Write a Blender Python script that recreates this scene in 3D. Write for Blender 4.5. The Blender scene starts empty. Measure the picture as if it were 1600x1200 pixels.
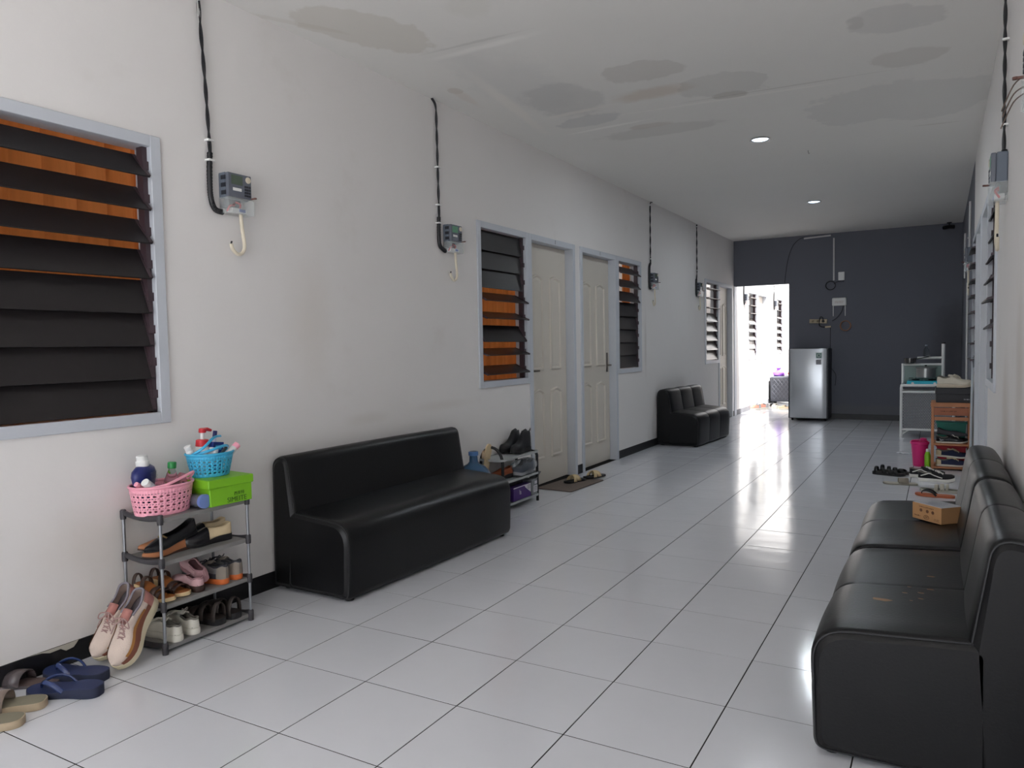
import bpy, bmesh, math, random
import numpy as np
from mathutils import Vector, Matrix, Euler
random.seed(7)
R = math.radians
S = bpy.context.scene
COL = S.collection
# ------------------------------------------------------------------ camera
cam = bpy.data.cameras.new('camera')
cam.sensor_width = 36.0; cam.lens = 26.298; cam.clip_start = 0.02; cam.clip_end = 200
cam_o = bpy.data.objects.new('camera', cam); COL.objects.link(cam_o)
cam_o.matrix_world = Matrix(((0.86818125, -0.00921181, 0.49616173, 2.949),
                             (0.495925, 0.05213054, -0.86679917, -1.2194),
                             (-0.01788039, 0.99859779, 0.04982713, 1.210),
                             (0, 0, 0, 1)))
S.camera = cam_o
# ------------------------------------------------------------------ sky
W = bpy.data.worlds.new('overcast_sky'); S.world = W; W.use_nodes = True
bg = W.node_tree.nodes['Background']
bg.inputs[0].default_value = (0.90, 0.945, 1.0, 1); bg.inputs[1].default_value = 1.0
# ------------------------------------------------------------------ sun (high, beside the building: lights the yard and the rear courtyard)
sun = bpy.data.lights.new('sun', 'SUN'); sun.energy = 8.0; sun.angle = R(3); sun.color = (1.0, .985, .96)
sun_o = bpy.data.objects.new('sun', sun); COL.objects.link(sun_o)
sun_o.rotation_euler = Vector((-.5, .10, -.86)).to_track_quat('-Z', 'Y').to_euler(); sun_o.location = (6, 4, 12)
# ------------------------------------------------------------------ exposure
S.view_settings.view_transform = 'Standard'; S.view_settings.look = 'None'
S.view_settings.gamma = 1.0; S.view_settings.use_curve_mapping = False
S.view_settings.exposure = 1.62
S.cycles.use_denoising = True
S.cycles.max_bounces = 12; S.cycles.diffuse_bounces = 8; S.cycles.glossy_bounces = 6
S.cycles.transparent_max_bounces = 16; S.cycles.sample_clamp_indirect = 8
S.cycles.caustics_reflective = False; S.cycles.caustics_refractive = False
# ------------------------------------------------------------------ room numbers (metres)
XR = 3.22        # right wall face
YB = 11.32       # grey end wall face
ZC = 2.866       # ceiling
TY = 0.41275     # tile pitch along the corridor
YF = -3.6        # open front end of the corridor

# ------------------------------------------------------------------ materials
def lin(c):
    return tuple(((x/255)/12.92 if x/255 <= .04045 else ((x/255+.055)/1.055)**2.4) for x in c)
MATS = {}
def M(name, rgb, rough=.5, metal=0, var=.08, scale=25, bump=0.0, bscale=60, trans=0, alpha=1, emit=0, coat=0, spec=.5, ior=1.45):
    if name in MATS: return MATS[name]
    m = bpy.data.materials.new(name); m.use_nodes = True
    nt = m.node_tree; p = nt.nodes['Principled BSDF']
    c = lin(rgb)
    tc = nt.nodes.new('ShaderNodeTexCoord')
    n = nt.nodes.new('ShaderNodeTexNoise'); n.inputs['Scale'].default_value = scale; n.inputs['Detail'].default_value = 4
    nt.links.new(tc.outputs['Object'], n.inputs['Vector'])
    mx = nt.nodes.new('ShaderNodeMix'); mx.data_type = 'RGBA'
    mx.inputs[6].default_value = (*[x*(1-var) for x in c], 1); mx.inputs[7].default_value = (*[min(1, x*(1+var)) for x in c], 1)
    nt.links.new(n.outputs['Fac'], mx.inputs[0]); nt.links.new(mx.outputs[2], p.inputs['Base Color'])
    p.inputs['Roughness'].default_value = rough; p.inputs['Metallic'].default_value = metal
    p.inputs['Specular IOR Level'].default_value = spec; p.inputs['IOR'].default_value = ior
    if trans: p.inputs['Transmission Weight'].default_value = trans
    if alpha < 1: p.inputs['Alpha'].default_value = alpha
    if coat: p.inputs['Coat Weight'].default_value = coat
    if emit:
        p.inputs['Emission Color'].default_value = (*c, 1); p.inputs['Emission Strength'].default_value = emit
    if bump:
        n2 = nt.nodes.new('ShaderNodeTexNoise'); n2.inputs['Scale'].default_value = bscale; n2.inputs['Detail'].default_value = 3
        nt.links.new(tc.outputs['Object'], n2.inputs['Vector'])
        b = nt.nodes.new('ShaderNodeBump'); b.inputs['Strength'].default_value = bump; b.inputs['Distance'].default_value = .01
        nt.links.new(n2.outputs['Fac'], b.inputs['Height']); nt.links.new(b.outputs['Normal'], p.inputs['Normal'])
    MATS[name] = m
    return m

def stained(name, rgb, stains, rough=.85, var=.03, bump=.05, bscale=40, wob=.35, mottles=()):
    """paint with patches of repair filler / damp marks, each patch = (cx,cy,cz,rx,ry,rz,rotz,rgb,softness,opacity) in object space"""
    m = bpy.data.materials.new(name); m.use_nodes = True
    nt = m.node_tree; L = nt.links; p = nt.nodes['Principled BSDF']
    p.inputs['Roughness'].default_value = rough; p.inputs['Specular IOR Level'].default_value = .25
    tc = nt.nodes.new('ShaderNodeTexCoord')
    def noise(scale, detail=4, rough_=.55):
        n = nt.nodes.new('ShaderNodeTexNoise'); n.inputs['Scale'].default_value = scale; n.inputs['Detail'].default_value = detail
        n.inputs['Roughness'].default_value = rough_
        L.new(tc.outputs['Object'], n.inputs['Vector']); return n
    n0 = noise(1.3); c = lin(rgb)
    mx = nt.nodes.new('ShaderNodeMix'); mx.data_type = 'RGBA'
    mx.inputs[6].default_value = (*[x*(1-var) for x in c], 1); mx.inputs[7].default_value = (*[min(1, x*(1+var)) for x in c], 1)
    L.new(n0.outputs['Fac'], mx.inputs[0]); cur = mx.outputs[2]
    nw = noise(4.0, 6, .6)
    for (sc, lo, hi, rgb2, op) in mottles:
        nm = noise(sc, 5, .6); mr = nt.nodes.new('ShaderNodeMapRange'); mr.interpolation_type = 'SMOOTHSTEP'
        mr.inputs[1].default_value = lo; mr.inputs[2].default_value = hi; mr.inputs[3].default_value = 0; mr.inputs[4].default_value = op
        L.new(nm.outputs['Fac'], mr.inputs[0])
        k = nt.nodes.new('ShaderNodeMix'); k.data_type = 'RGBA'; k.inputs[7].default_value = (*lin(rgb2), 1)
        L.new(mr.outputs[0], k.inputs[0]); L.new(cur, k.inputs[6]); cur = k.outputs[2]
    for (cx, cy, cz, rx, ry, rz, rot, rgb2, soft, op) in stains:
        mp = nt.nodes.new('ShaderNodeMapping'); mp.vector_type = 'TEXTURE'
        mp.inputs['Location'].default_value = (cx, cy, cz); mp.inputs['Rotation'].default_value = (0, 0, R(rot)); mp.inputs['Scale'].default_value = (rx, ry, rz)
        L.new(tc.outputs['Object'], mp.inputs['Vector'])
        ln = nt.nodes.new('ShaderNodeVectorMath'); ln.operation = 'LENGTH'; L.new(mp.outputs[0], ln.inputs[0])
        ad = nt.nodes.new('ShaderNodeMath'); ad.operation = 'MULTIPLY_ADD'; ad.inputs[1].default_value = wob*2; L.new(nw.outputs['Fac'], ad.inputs[0]); 
        sb = nt.nodes.new('ShaderNodeMath'); sb.operation = 'SUBTRACT'; sb.inputs[1].default_value = wob; L.new(ln.outputs['Value'], sb.inputs[0]); L.new(sb.outputs[0], ad.inputs[2])
        mr = nt.nodes.new('ShaderNodeMapRange'); mr.interpolation_type = 'SMOOTHSTEP'
        mr.inputs[1].default_value = 1-soft; mr.inputs[2].default_value = 1.0; mr.inputs[3].default_value = op; mr.inputs[4].default_value = 0
        L.new(ad.outputs[0], mr.inputs[0])
        k = nt.nodes.new('ShaderNodeMix'); k.data_type = 'RGBA'; k.inputs[7].default_value = (*lin(rgb2), 1)
        L.new(mr.outputs[0], k.inputs[0]); L.new(cur, k.inputs[6]); cur = k.outputs[2]
    L.new(cur, p.inputs['Base Color'])
    nb = noise(bscale, 4); nb2 = noise(3, 3)
    s = nt.nodes.new('ShaderNodeMath'); s.operation = 'MULTIPLY_ADD'; s.inputs[1].default_value = .25; L.new(nb.outputs['Fac'], s.inputs[0]); L.new(nb2.outputs['Fac'], s.inputs[2])
    b = nt.nodes.new('ShaderNodeBump'); b.inputs['Strength'].default_value = bump; b.inputs['Distance'].default_value = .02
    L.new(s.outputs[0], b.inputs['Height']); L.new(b.outputs['Normal'], p.inputs['Normal'])
    return m

# ------------------------------------------------------------------ mesh builder
class MB:
    def __init__(s): s.v = []; s.f = []
    def add(s, vs, fs):
        o = len(s.v); s.v += [tuple(v) for v in vs]; s.f += [tuple(i+o for i in f) for f in fs]; return s
    def box(s, c, d, rot=None):
        x, y, z = d[0]/2, d[1]/2, d[2]/2
        vs = [Vector(q) for q in ((-x,-y,-z),(x,-y,-z),(x,y,-z),(-x,y,-z),(-x,-y,z),(x,-y,z),(x,y,z),(-x,y,z))]
        if rot: 
            e = Euler(rot).to_matrix(); vs = [e @ v for v in vs]
        return s.add([v+Vector(c) for v in vs], [(0,3,2,1),(4,5,6,7),(0,1,5,4),(1,2,6,5),(2,3,7,6),(3,0,4,7)])
    def lohi(s, a, b):
        return s.box([(a[i]+b[i])/2 for i in range(3)], [abs(b[i]-a[i]) for i in range(3)])
    def tube(s, pts, r, n=8, closed=False, flat=None):
        P = [Vector(p) for p in pts]; N = len(P)
        rr = r if isinstance(r, (list, tuple)) else [r]*N
        rings = []; up = None
        for i in range(N):
            a = P[i-1] if (i > 0 or closed) else P[i]; b = P[(i+1) % N] if (i < N-1 or closed) else P[i]
            t = (b-a).normalized()
            if up is None: up = Vector((0,0,1)) if abs(t.z) < .9 else Vector((1,0,0))
            u = (up - t*up.dot(t))
            u = u.normalized() if u.length > 1e-6 else t.orthogonal().normalized()
            w = t.cross(u); up = u
            k = flat or 1.0
            rings.append([P[i] + (u*math.cos(q)*k + w*math.sin(q))*rr[i] for q in [2*math.pi*j/n for j in range(n)]])
        return s.loft(rings, not closed, closed)
    def loft(s, rings, cap=True, loop=False):
        n = len(rings[0]); m = len(rings); vs = [v for r_ in rings for v in r_]; fs = []
        for i in range(m if loop else m-1):
            a = i*n; b = ((i+1) % m)*n
            for j in range(n):
                k = (j+1) % n; fs.append((a+j, a+k, b+k, b+j))
        if cap and not loop: fs += [tuple(range(n))[::-1], tuple(range((m-1)*n, m*n))]
        return s.add(vs, fs)
    def lathe(s, prof, n=20, c=(0,0,0), sx=1, sy=1, cap=True):
        return s.loft([[(c[0]+r*sx*math.cos(2*math.pi*j/n), c[1]+r*sy*math.sin(2*math.pi*j/n), c[2]+z) for j in range(n)] for r, z in prof], cap)
    def mesh(s, name, mat, smooth=False, merge=False):
        me = bpy.data.meshes.new(name); me.from_pydata([tuple(v) for v in s.v], [], s.f); 
        bm = bmesh.new(); bm.from_mesh(me)
        if merge: bmesh.ops.remove_doubles(bm, verts=bm.verts, dist=1e-4)
        bmesh.ops.recalc_face_normals(bm, faces=bm.faces)
        bm.to_mesh(me); bm.free()
        if mat: me.materials.append(mat)
        if smooth:
            me.polygons.foreach_set('use_smooth', [True]*len(me.polygons))
        me.update()
        return me
    def build(s, name, mat, parent=None, smooth=False, bevel=0, seg=2, solid=0, sub=0, merge=False, loc=None, rot=None, soff=-1):
        me = s.mesh(name, mat, smooth, merge)
        o = bpy.data.objects.new(name, me); COL.objects.link(o)
        if parent: o.parent = parent
        if loc: o.location = loc
        if rot: o.rotation_euler = rot
        if solid:
            d = o.modifiers.new('solidify', 'SOLIDIFY'); d.thickness = solid; d.offset = soff
        if bevel:
            d = o.modifiers.new('bevel', 'BEVEL'); d.width = bevel; d.segments = seg; d.limit_method = 'ANGLE'; d.angle_limit = R(40)
        if sub:
            d = o.modifiers.new('subdivision', 'SUBSURF'); d.levels = sub; d.render_levels = sub
        if smooth and not sub:
            auto(o)
        return o
def auto(o, ang=40):
    # sharp edges by angle so that smooth shading keeps hard corners
    me = o.data; bm = bmesh.new(); bm.from_mesh(me)
    for e in bm.edges:
        if len(e.link_faces) == 2 and e.calc_face_angle(0) > R(ang): e.smooth = False
    bm.to_mesh(me); bm.free()
def empty(name, label=None, cat=None, loc=(0,0,0), rot=(0,0,0), group=None):
    o = bpy.data.objects.new(name, None); COL.objects.link(o); o.location = loc; o.rotation_euler = rot
    o.empty_display_size = .05
    if label: tag(o, label, cat, group)
    return o
def tag(o, label, cat, group=None):
    o['label'] = label; o['category'] = cat
    if group: o['group'] = group
    return o
def struct(o): o['kind'] = 'structure'; return o
def stuff(o): o['kind'] = 'stuff'; return o
def text(name, s, size, mat, parent, loc, rot, ext=.0004, sx=1, align='CENTER'):
    cu = bpy.data.curves.new(name, 'FONT'); cu.body = s; cu.size = size; cu.extrude = ext; cu.align_x = align; cu.align_y = 'CENTER'
    t = bpy.data.objects.new(name, cu); COL.objects.link(t)
    dg = bpy.context.evaluated_depsgraph_get(); dg.update()
    me = bpy.data.meshes.new_from_object(t.evaluated_get(dg)); bpy.data.objects.remove(t); bpy.data.curves.remove(cu)
    me.materials.clear(); me.materials.append(mat)
    o = bpy.data.objects.new(name, me); COL.objects.link(o); o.parent = parent; o.location = loc; o.rotation_euler = rot; o.scale = (sx,1,1)
    return o
def scribble(name, parent, loc, rot, w, h, lines, mat, seed=1):
    """rows of tiny unreadable printed strokes, lying in the local xy plane"""
    rg = random.Random(seed+lines); mb = MB()
    for i in range(lines):
        y = h*(.5-(i+.5)/lines); x = -w/2+rg.random()*w*.1; bh = h/lines*.5
        while x < w/2*(.75+.25*rg.random()):
            dx = bh*(.3+.9*rg.random()); mb.box((x+dx/2, y+rg.gauss(0,bh*.08), 0), (dx*.75, bh*(.5+.5*rg.random()), .0004)); x += dx+bh*.25
    o = mb.build(name, mat, parent); o.location = loc; o.rotation_euler = rot; return o
def arc(c, r, a0, a1, n, plane='xz'):
    out = []
    for i in range(n+1):
        a = R(a0+(a1-a0)*i/n); p, q = r*math.cos(a), r*math.sin(a)
        out.append((c[0]+p, c[1], c[2]+q) if plane == 'xz' else (c[0], c[1]+p, c[2]+q) if plane == 'yz' else (c[0]+p, c[1]+q, c[2]))
    return out
def smooth_pts(pts, n=6):
    P = [Vector(p) for p in pts]; out = []
    for i in range(len(P)-1):
        a = P[max(i-1,0)]; b = P[i]; c = P[i+1]; d = P[min(i+2,len(P)-1)]
        for k in range(n):
            t = k/n; out.append(.5*((2*b)+(c-a)*t+(2*a-5*b+4*c-d)*t*t+(3*b-a-3*c+d)*t**3))
    out.append(P[-1]); return out
# ================================================================== THE SETTING
wall_marks = [(0, 3.0, .82, .4, .5, .05, 0, (190,180,168), .95, .2), (0, 2.2, .80, .4, .25, .05, 0, (185,175,160), .95, .2),
              (0, .55, .45, .4, .35, .22, 0, (186,172,152), .9, .25), (0, 7.05, 1.2, .4, .05, .5, 0, (150,138,125), .9, .3),
              (0, 1.75, 1.35, .4, .25, .5, 0, (190,176,158), .95, .2), (XR, 3.0, .75, .4, .3, .5, 0, (176,158,138), .95, .35),
              (XR, 2.3, 1.0, .4, .25, .6, 0, (170,155,138), .95, .3)]
m_wall = stained('white_wall_paint', (225,222,220), wall_marks, rough=.8, var=.035, bump=.12, bscale=30, mottles=[(2.2, .58, .8, (200,194,186), .3)])
G1, G2, G3 = (172,164,156), (164,163,163), (196,188,180)
ceil_marks = [
 (.33,1.88,ZC,.20,.42,1, -25,(176,166,146),.12,.8), (.10,1.62,ZC,.03,.35,1,-30,(186,176,160),.4,.6),
 (.62,3.05,ZC,.34,.95,1,0,(182,184,186),.6,.6), (.72,3.45,ZC,.28,.42,1,10,G2,.25,.75), (.68,3.95,ZC,.24,.13,1,-8,(158,160,164),.2,.8),
 (.36,3.4,ZC,.07,.9,1,8,(232,228,222),.7,.9), (.72,2.3,ZC,.40,.02,1,2,(160,158,152),.7,.8), (.75,2.38,ZC,.42,.05,1,0,(240,238,234),.8,.9),
 (.75,4.18,ZC,.42,.03,1,-3,(242,240,236),.7,.9), (.68,3.72,ZC,.34,.05,1,-4,(234,230,224),.7,.8),
 (1.35,3.22,ZC,.27,.17,1,12,G1,.12,.85), (1.28,3.62,ZC,.32,.14,1,0,(206,194,182),.6,.8), (1.75,3.72,ZC,.30,.25,1,25,(176,174,170),.12,.8),
 (1.72,3.95,ZC,.14,.09,1,10,(196,192,186),.25,.9), (1.05,4.48,ZC,.52,.16,1,4,(168,164,158),.25,.75), (1.02,4.32,ZC,.2,.07,1,0,(206,200,194),.3,.9),
 (2.73,3.22,ZC,.24,.2,1,10,(174,172,172),.15,.8), (2.55,3.16,ZC,.05,.10,1,0,(160,156,150),.3,.6), (2.77,3.85,ZC,.22,.18,1,10,G1,.2,.8),
 (2.72,4.75,ZC,.66,.52,1,14,(178,178,178),.12,.7), (2.1,3.98,ZC,.9,.014,1,4,(140,130,120),.6,.7), (1.7,4.02,ZC,.9,.03,1,5,(236,233,228),.7,.7),
 (2.9,5.5,ZC,.2,.02,1,8,(150,132,118),.6,.6), (.216,2.884,ZC,.05,.06,1,0,(176,168,154),.2,.8), (.2,3.05,ZC,.05,.3,1,5,(206,186,172),.6,.6),
 (.42,1.25,ZC,.22,.1,1,0,(198,192,178),.4,.7), (.95,1.9,ZC,.12,.2,1,20,(196,192,178),.4,.5)]
ceil_marks = [q[:9]+(q[9]*(.32 if sum(q[7]) < 570 else .8),) for q in ceil_marks]
m_ceil = stained('white_ceiling_paint', (225,223,219), ceil_marks, rough=.8, var=.03, bump=.06, bscale=18, wob=.6)
m_grey = stained('dark_grey_wall_paint', (104,106,115), [(3.1,YB,1.2,.35,.3,.8,0,(60,58,58),.9,.5), (2.0,YB,.15,1.2,.3,.12,0,(120,116,112),.8,.3)], rough=.75, var=.06, bump=.08, bscale=30)
m_frame = M('pale_grey_frame_paint', (192,196,203), .45, var=.04, scale=8, bump=.05)
m_black = M('black_skirting_paint', (22,22,25), .4, var=.2)
m_door = M('cream_door_paint', (206,199,188), .45, var=.03, scale=5, bump=.03)
m_slat = M('dark_tinted_glass', (42,39,40), .32, var=.1, spec=.3)
m_rail = M('plum_brown_plastic', (66,52,58), .45)
m_clip = M('grey_metal_clip', (140,136,134), .35, metal=.6)
m_chrome = M('brushed_steel', (190,188,184), .28, metal=1)
m_grout = M('dark_grout', (44,42,41), .95, spec=.05)

def wall_x(name, xa, xb, y0, y1, holes, z1=ZC+.15, mat=None):
    """wall slab between x=xa and x=xb with rectangular holes (y0,y1,z0,z1)"""
    mb = MB(); ys = sorted({y0, y1, *[h[0] for h in holes], *[h[1] for h in holes]})
    for a, b in zip(ys[:-1], ys[1:]):
        hs = sorted([(h[2], h[3]) for h in holes if h[0] <= a+1e-6 and h[1] >= b-1e-6]); z = -.1
        for h in hs:
            if h[0] > z+1e-6: mb.lohi((xa,a,z),(xb,b,h[0]))
            z = h[1]
        if z < z1-1e-6: mb.lohi((xa,a,z),(xb,b,z1))
    return struct(mb.build(name, mat or m_wall))
WT = .13
# openings: (y0, y1, kind, z0, z1)
WZ0, WZ1 = .905, 2.14
LEFT = [('w',.10,.886),('w',3.445,4.23),('d',4.23,5.13),('d',5.25,6.17),('w',6.17,6.90),('w',9.565,10.33),('d',10.33,11.20),
        ('w',12.33,13.10),('d',13.14,14.02),('w',14.95,15.70)]
RIGHT = [('w',3.72,4.50),('d',4.50,5.36),('d',5.46,6.32),('w',6.32,7.08)]
def holes(L): return [(a,b,WZ0 if k=='w' else -.1, WZ1) for k,a,b in L]
wall_x('wall_left', -WT, 0, YF, YB+.13, holes([q for q in LEFT if q[1] < YB]))
wall_x('wall_court_left', -WT, 0, YB+.13, 17.2, holes([q for q in LEFT if q[1] > YB]), z1=3.6)
wall_x('wall_right', XR, XR+WT, YF, 7.05, [(3.72,7.05,0,0)] and holes(RIGHT[:3])+[(6.32,7.05,WZ0,WZ1)])
wall_x('wall_right_grey', XR, XR+WT, 7.05, YB+.13, [(7.05,7.08,WZ0,WZ1)], mat=m_grey)
# grey end wall with the doorway opening (x 0..0.86)
OX, OZ = .862, 2.13
mb = MB(); mb.lohi((OX,YB,-.1),(XR,YB+.13,ZC+.15)); mb.lohi((0,YB,OZ),(OX,YB+.13,ZC+.15))
struct(mb.build('wall_back', m_grey))
# courtyard behind the end wall, open to the sky
mb = MB(); mb.lohi((0,17.0,-.1),(2.2,17.13,3.6)); struct(mb.build('wall_court_far', m_wall))
mb = MB(); mb.lohi((2.1,YB+.13,-.1),(2.23,17.0,3.6)); struct(mb.build('wall_court_right', m_wall))
# ceiling slab
mb = MB(); mb.lohi((-.02,YF,ZC),(XR+.02,YB+.02,ZC+.14)); struct(mb.build('ceiling', m_ceil))
# side rooms behind the louvres: unseen, left roof cut short to let daylight onto the curtains
mb = MB()
for a, b in ((-.6,7.6),(9.0,16.2)):
    mb.lohi((-2.1,a,-.1),(-2.0,b,2.9)); mb.lohi((-2.1,a-.1,-.1),(-WT,a,2.9)); mb.lohi((-2.1,b,-.1),(-WT,b+.1,2.9)); mb.lohi((-2.1,a,-.12),(-WT,b,-.02))
    mb.lohi((-1.74,a-.1,2.75),(-WT,b+.1,2.9))
struct(mb.build('wall_side_rooms', m_wall))
mb = MB(); mb.lohi((XR+1.9,3.2,-.1),(XR+2.0,7.6,2.9)); mb.lohi((XR+WT,3.1,-.1),(XR+2,3.2,2.9)); mb.lohi((XR+WT,7.6,-.1),(XR+2,7.7,2.9)); mb.lohi((XR+WT,3.2,-.12),(XR+2,7.6,-.02))
mb.lohi((XR+WT,3.1,2.75),(XR+2,7.7,2.9))  # unseen full roof added to keep sun out of the right louvres
struct(mb.build('wall_side_rooms_right', m_wall))
# unseen yard ground before the open end, made pale to bounce light onto the ceiling
mb = MB(); mb.lohi((-12,-22,-.16),(16,YF-.3,-.02)); struct(mb.build('floor_yard', M('yard_concrete',(216,216,217),.9,bump=.1)))

# floor: grout bed + one object for each tile
mb = MB(); mb.lohi((-WT,YF-.3,-.05),(XR,YB+.13,-.0012)); mb.lohi((0,YB+.13,-.05),(2.1,17.0,-.0012))
floor = struct(mb.build('floor', m_grout))
def tile_mat():
    m = M('glossy_white_tile', (210,211,216), .13, var=.03, scale=3, spec=.5)
    nt = m.node_tree; p = nt.nodes['Principled BSDF']
    tc = nt.nodes.new('ShaderNodeTexCoord'); n = nt.nodes.new('ShaderNodeTexNoise'); n.inputs['Scale'].default_value = 2.5; n.inputs['Detail'].default_value = 5
    geo = nt.nodes.new('ShaderNodeNewGeometry'); nt.links.new(geo.outputs['Position'], n.inputs['Vector'])
    mr = nt.nodes.new('ShaderNodeMapRange'); mr.inputs[3].default_value = .08; mr.inputs[4].default_value = .20
    nt.links.new(n.outputs['Fac'], mr.inputs[0]); nt.links.new(mr.outputs[0], p.inputs['Roughness'])
    n2 = nt.nodes.new('ShaderNodeTexNoise'); n2.inputs['Scale'].default_value = 7; n2.inputs['Detail'].default_value = 2
    nt.links.new(geo.outputs['Position'], n2.inputs['Vector'])
    b = nt.nodes.new('ShaderNodeBump'); b.inputs['Strength'].default_value = .06; b.inputs['Distance'].default_value = .02
    nt.links.new(n2.outputs['Fac'], b.inputs['Height']); nt.links.new(b.outputs['Normal'], p.inputs['Normal'])
    return m
m_tile = tile_mat()
XL = [-.004] + [.34+.4*k for k in range(8)] + [XR+.004]
gap = .0042
cache = {}
def tile_mesh(wx, wy):
    k = (round(wx,3), round(wy,3))
    if k not in cache:
        b = .0006; x, y = wx/2, wy/2
        rings = [[(-x,-y,-.006),(x,-y,-.006),(x,y,-.006),(-x,y,-.006)], [(-x,-y,-b),(x,-y,-b),(x,y,-b),(-x,y,-b)], [(-x+b,-y+b,0),(x-b,-y+b,0),(x-b,y-b,0),(-x+b,y-b,0)]]
        cache[k] = MB().loft(rings).mesh('tile', m_tile)
    return cache[k]
def put_tile(xa, xb, ya, yb):
    o = bpy.data.objects.new('tile', tile_mesh(xb-xa-gap, yb-ya-gap)); COL.objects.link(o); o.parent = floor
    o.location = ((xa+xb)/2, (ya+yb)/2, -random.random()*.0003)
    o.rotation_euler = (random.gauss(0,.0011), random.gauss(0,.0011), 0)
rows = [k*TY for k in range(0, 28)] + [YB+.13]
for ya, yb in zip(rows[:-1], rows[1:]):
    for xa, xb in zip(XL[:-1], XL[1:]): put_tile(xa, xb, ya, yb)
# tiles behind the camera and out in the courtyard: one joined piece each
def tile_field(x0, x1, y0, y1, yphase):
    mb = MB(); xs = sorted({x0, x1, *[x for x in XL if x0 < x < x1]}); ys = [y0]; k = math.ceil((y0-yphase)/TY+1e-6)
    while yphase+k*TY < y1: ys.append(yphase+k*TY); k += 1
    ys.append(y1)
    for a, b in zip(ys[:-1], ys[1:]):
        for c, d in zip(xs[:-1], xs[1:]):
            z = -random.random()*.0006
            mb.add([(c+gap/2,a+gap/2,z),(d-gap/2,a+gap/2,z+random.gauss(0,.0003)),(d-gap/2,b-gap/2,z+random.gauss(0,.0003)),(c+gap/2,b-gap/2,z)], [(0,1,2,3)])
    return mb
stuff(tile_field(0, XR, YF-.3, 0, 0).build('tile_rows', m_tile, floor)); stuff(tile_field(0, 2.1, YB+.13, 17.0, YB+.13).build('tile_rows', m_tile, floor))

# skirting
mb = MB()
prev = YF
for k, a, b in [q for q in LEFT if q[0] == 'd' and q[1] < YB]+[('d', YB, YB)]:
    if a-prev > .02: mb.lohi((0,prev,0),(.006,a,.085))
    prev = b
bl = struct(mb.build('baseboard_left', m_black))
mb = MB(); pts = [(.05,0),(.10,-.004),(.13,-.014),(.17,-.012),(.19,-.026),(.22,-.022),(.235,-.006),(.24,0)]
n = len(pts); mb.add([(.0065,.2+a,.0855+b) for a,b in pts], [tuple(range(n))]); mb.build('peeled_patch', M('bare_plaster',(176,172,160),.9), bl)
mb = MB(); mb.lohi((OX,YB-.006,0),(XR,YB,.085)); struct(mb.build('baseboard_back', m_black))
mb = MB(); mb.lohi((XR-.006,YF,0),(XR,4.5,.085)); mb.lohi((XR-.006,6.32,0),(XR,YB,.085)); struct(mb.build('baseboard_right', m_black))
mb = MB(); mb.lohi((0,YB+.14,0),(.006,13.14,.085)); mb.lohi((0,14.02,0),(.006,17,.085)); struct(mb.build('baseboard_court', M('grey_skirting',(110,110,114),.6)))

# louvre windows ------------------------------------------------------
def side_pt(side):
    return (lambda d, s, z: (d, s, z)) if side == 'L' else (lambda d, s, z: (XR-d, s, z))
NW = [0]
def louvre(side, y0, y1, tilts, slat_mat=None, z0=WZ0, z1=WZ1, rails=True, nclip=True):
    NW[0] += 1; P = side_pt(side); sg = 1 if side == 'L' else -1
    w = struct(empty('window_%d' % NW[0], loc=P(0, (y0+y1)/2, z0))); ox, oy, oz = w.location
    fw = .048
    def bx(mb, d0, d1, a, b, za, zb):
        p, q = P(d0,a,za), P(d1,b,zb); mb.lohi((p[0]-ox,p[1]-oy,p[2]-oz),(q[0]-ox,q[1]-oy,q[2]-oz))
    mb = MB(); bx(mb,-.10,.012,y0,y0+fw,z0,z1); bx(mb,-.10,.012,y1-fw,y1,z0,z1); bx(mb,-.10,.012,y0+fw,y1-fw,z0,z0+fw); bx(mb,-.10,.012,y0+fw,y1-fw,z1-fw,z1)
    mb.build('frame', m_frame, w, bevel=.002, seg=1)
    a, b = y0+fw, y1-fw; n = len(tilts); pitch = (z1-z0-2*fw-.02)/n
    if rails:
        for s0, s1 in ((a,a+.022),(b-.022,b)):
            mb = MB(); bx(mb,-.055,-.015,s0,s1,z0+fw,z1-fw); 
            for k in range(n):
                zc = z1-fw-.01-pitch*(k+.5); bx(mb,-.062,-.005,s0-.004,s1+.004,zc-.018,zc+.018)
            mb.build('side_rail', m_rail, w)
    hgt = pitch+.014; ln = b-a-.036
    key = (round(ln,3), round(hgt,3)); 
    me = MB().box((0,0,0),(.006,ln,hgt)).mesh('slat', slat_mat or m_slat)
    cm = MB().box((0,ln/2-.004,0),(.013,.016,hgt*.94)).box((0,-ln/2+.004,0),(.013,.016,hgt*.94)).mesh('clip', m_rail)
    for k, t in enumerate(tilts):
        zc = z1-fw-.01-pitch*(k+.5)
        o = bpy.data.objects.new('slat', me); COL.objects.link(o); o.parent = w
        p = P(-.028, (a+b)/2, zc); o.location = (p[0]-ox, p[1]-oy, p[2]-oz); o.rotation_euler = (0, -sg*R(t), 0)
        if nclip:
            c = bpy.data.objects.new('clip', cm); COL.objects.link(c); c.parent = o
    return w
louvre('L', .10, .886, [45,44,43,32,20,20,19,19])
louvre('L', 3.445, 4.23, [9,9,9,62,68,34,70,66])
louvre('L', 6.17, 6.90, [52,48,40,12,11,10,10,10])
m_glass = M('reflection_grey_glass', (150,146,142), .25, var=.05)  # paler slat glass: reflection of the bright doorway put into the colour
louvre('L', 9.565, 10.33, [86,86,86,32,30,30,30,26], m_glass)
louvre('L', 12.33, 13.10, [86,86,86,40,40,40,12,12], m_glass)
louvre('L', 14.95, 15.70, [86,80,60,40,40,40,40,30], m_glass)
louvre('R', 3.72, 4.50, [28,30,42,52,74,52,4,4])
louvre('R', 6.32, 7.08, [70,74,74,78,78,80,80,80])

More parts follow.
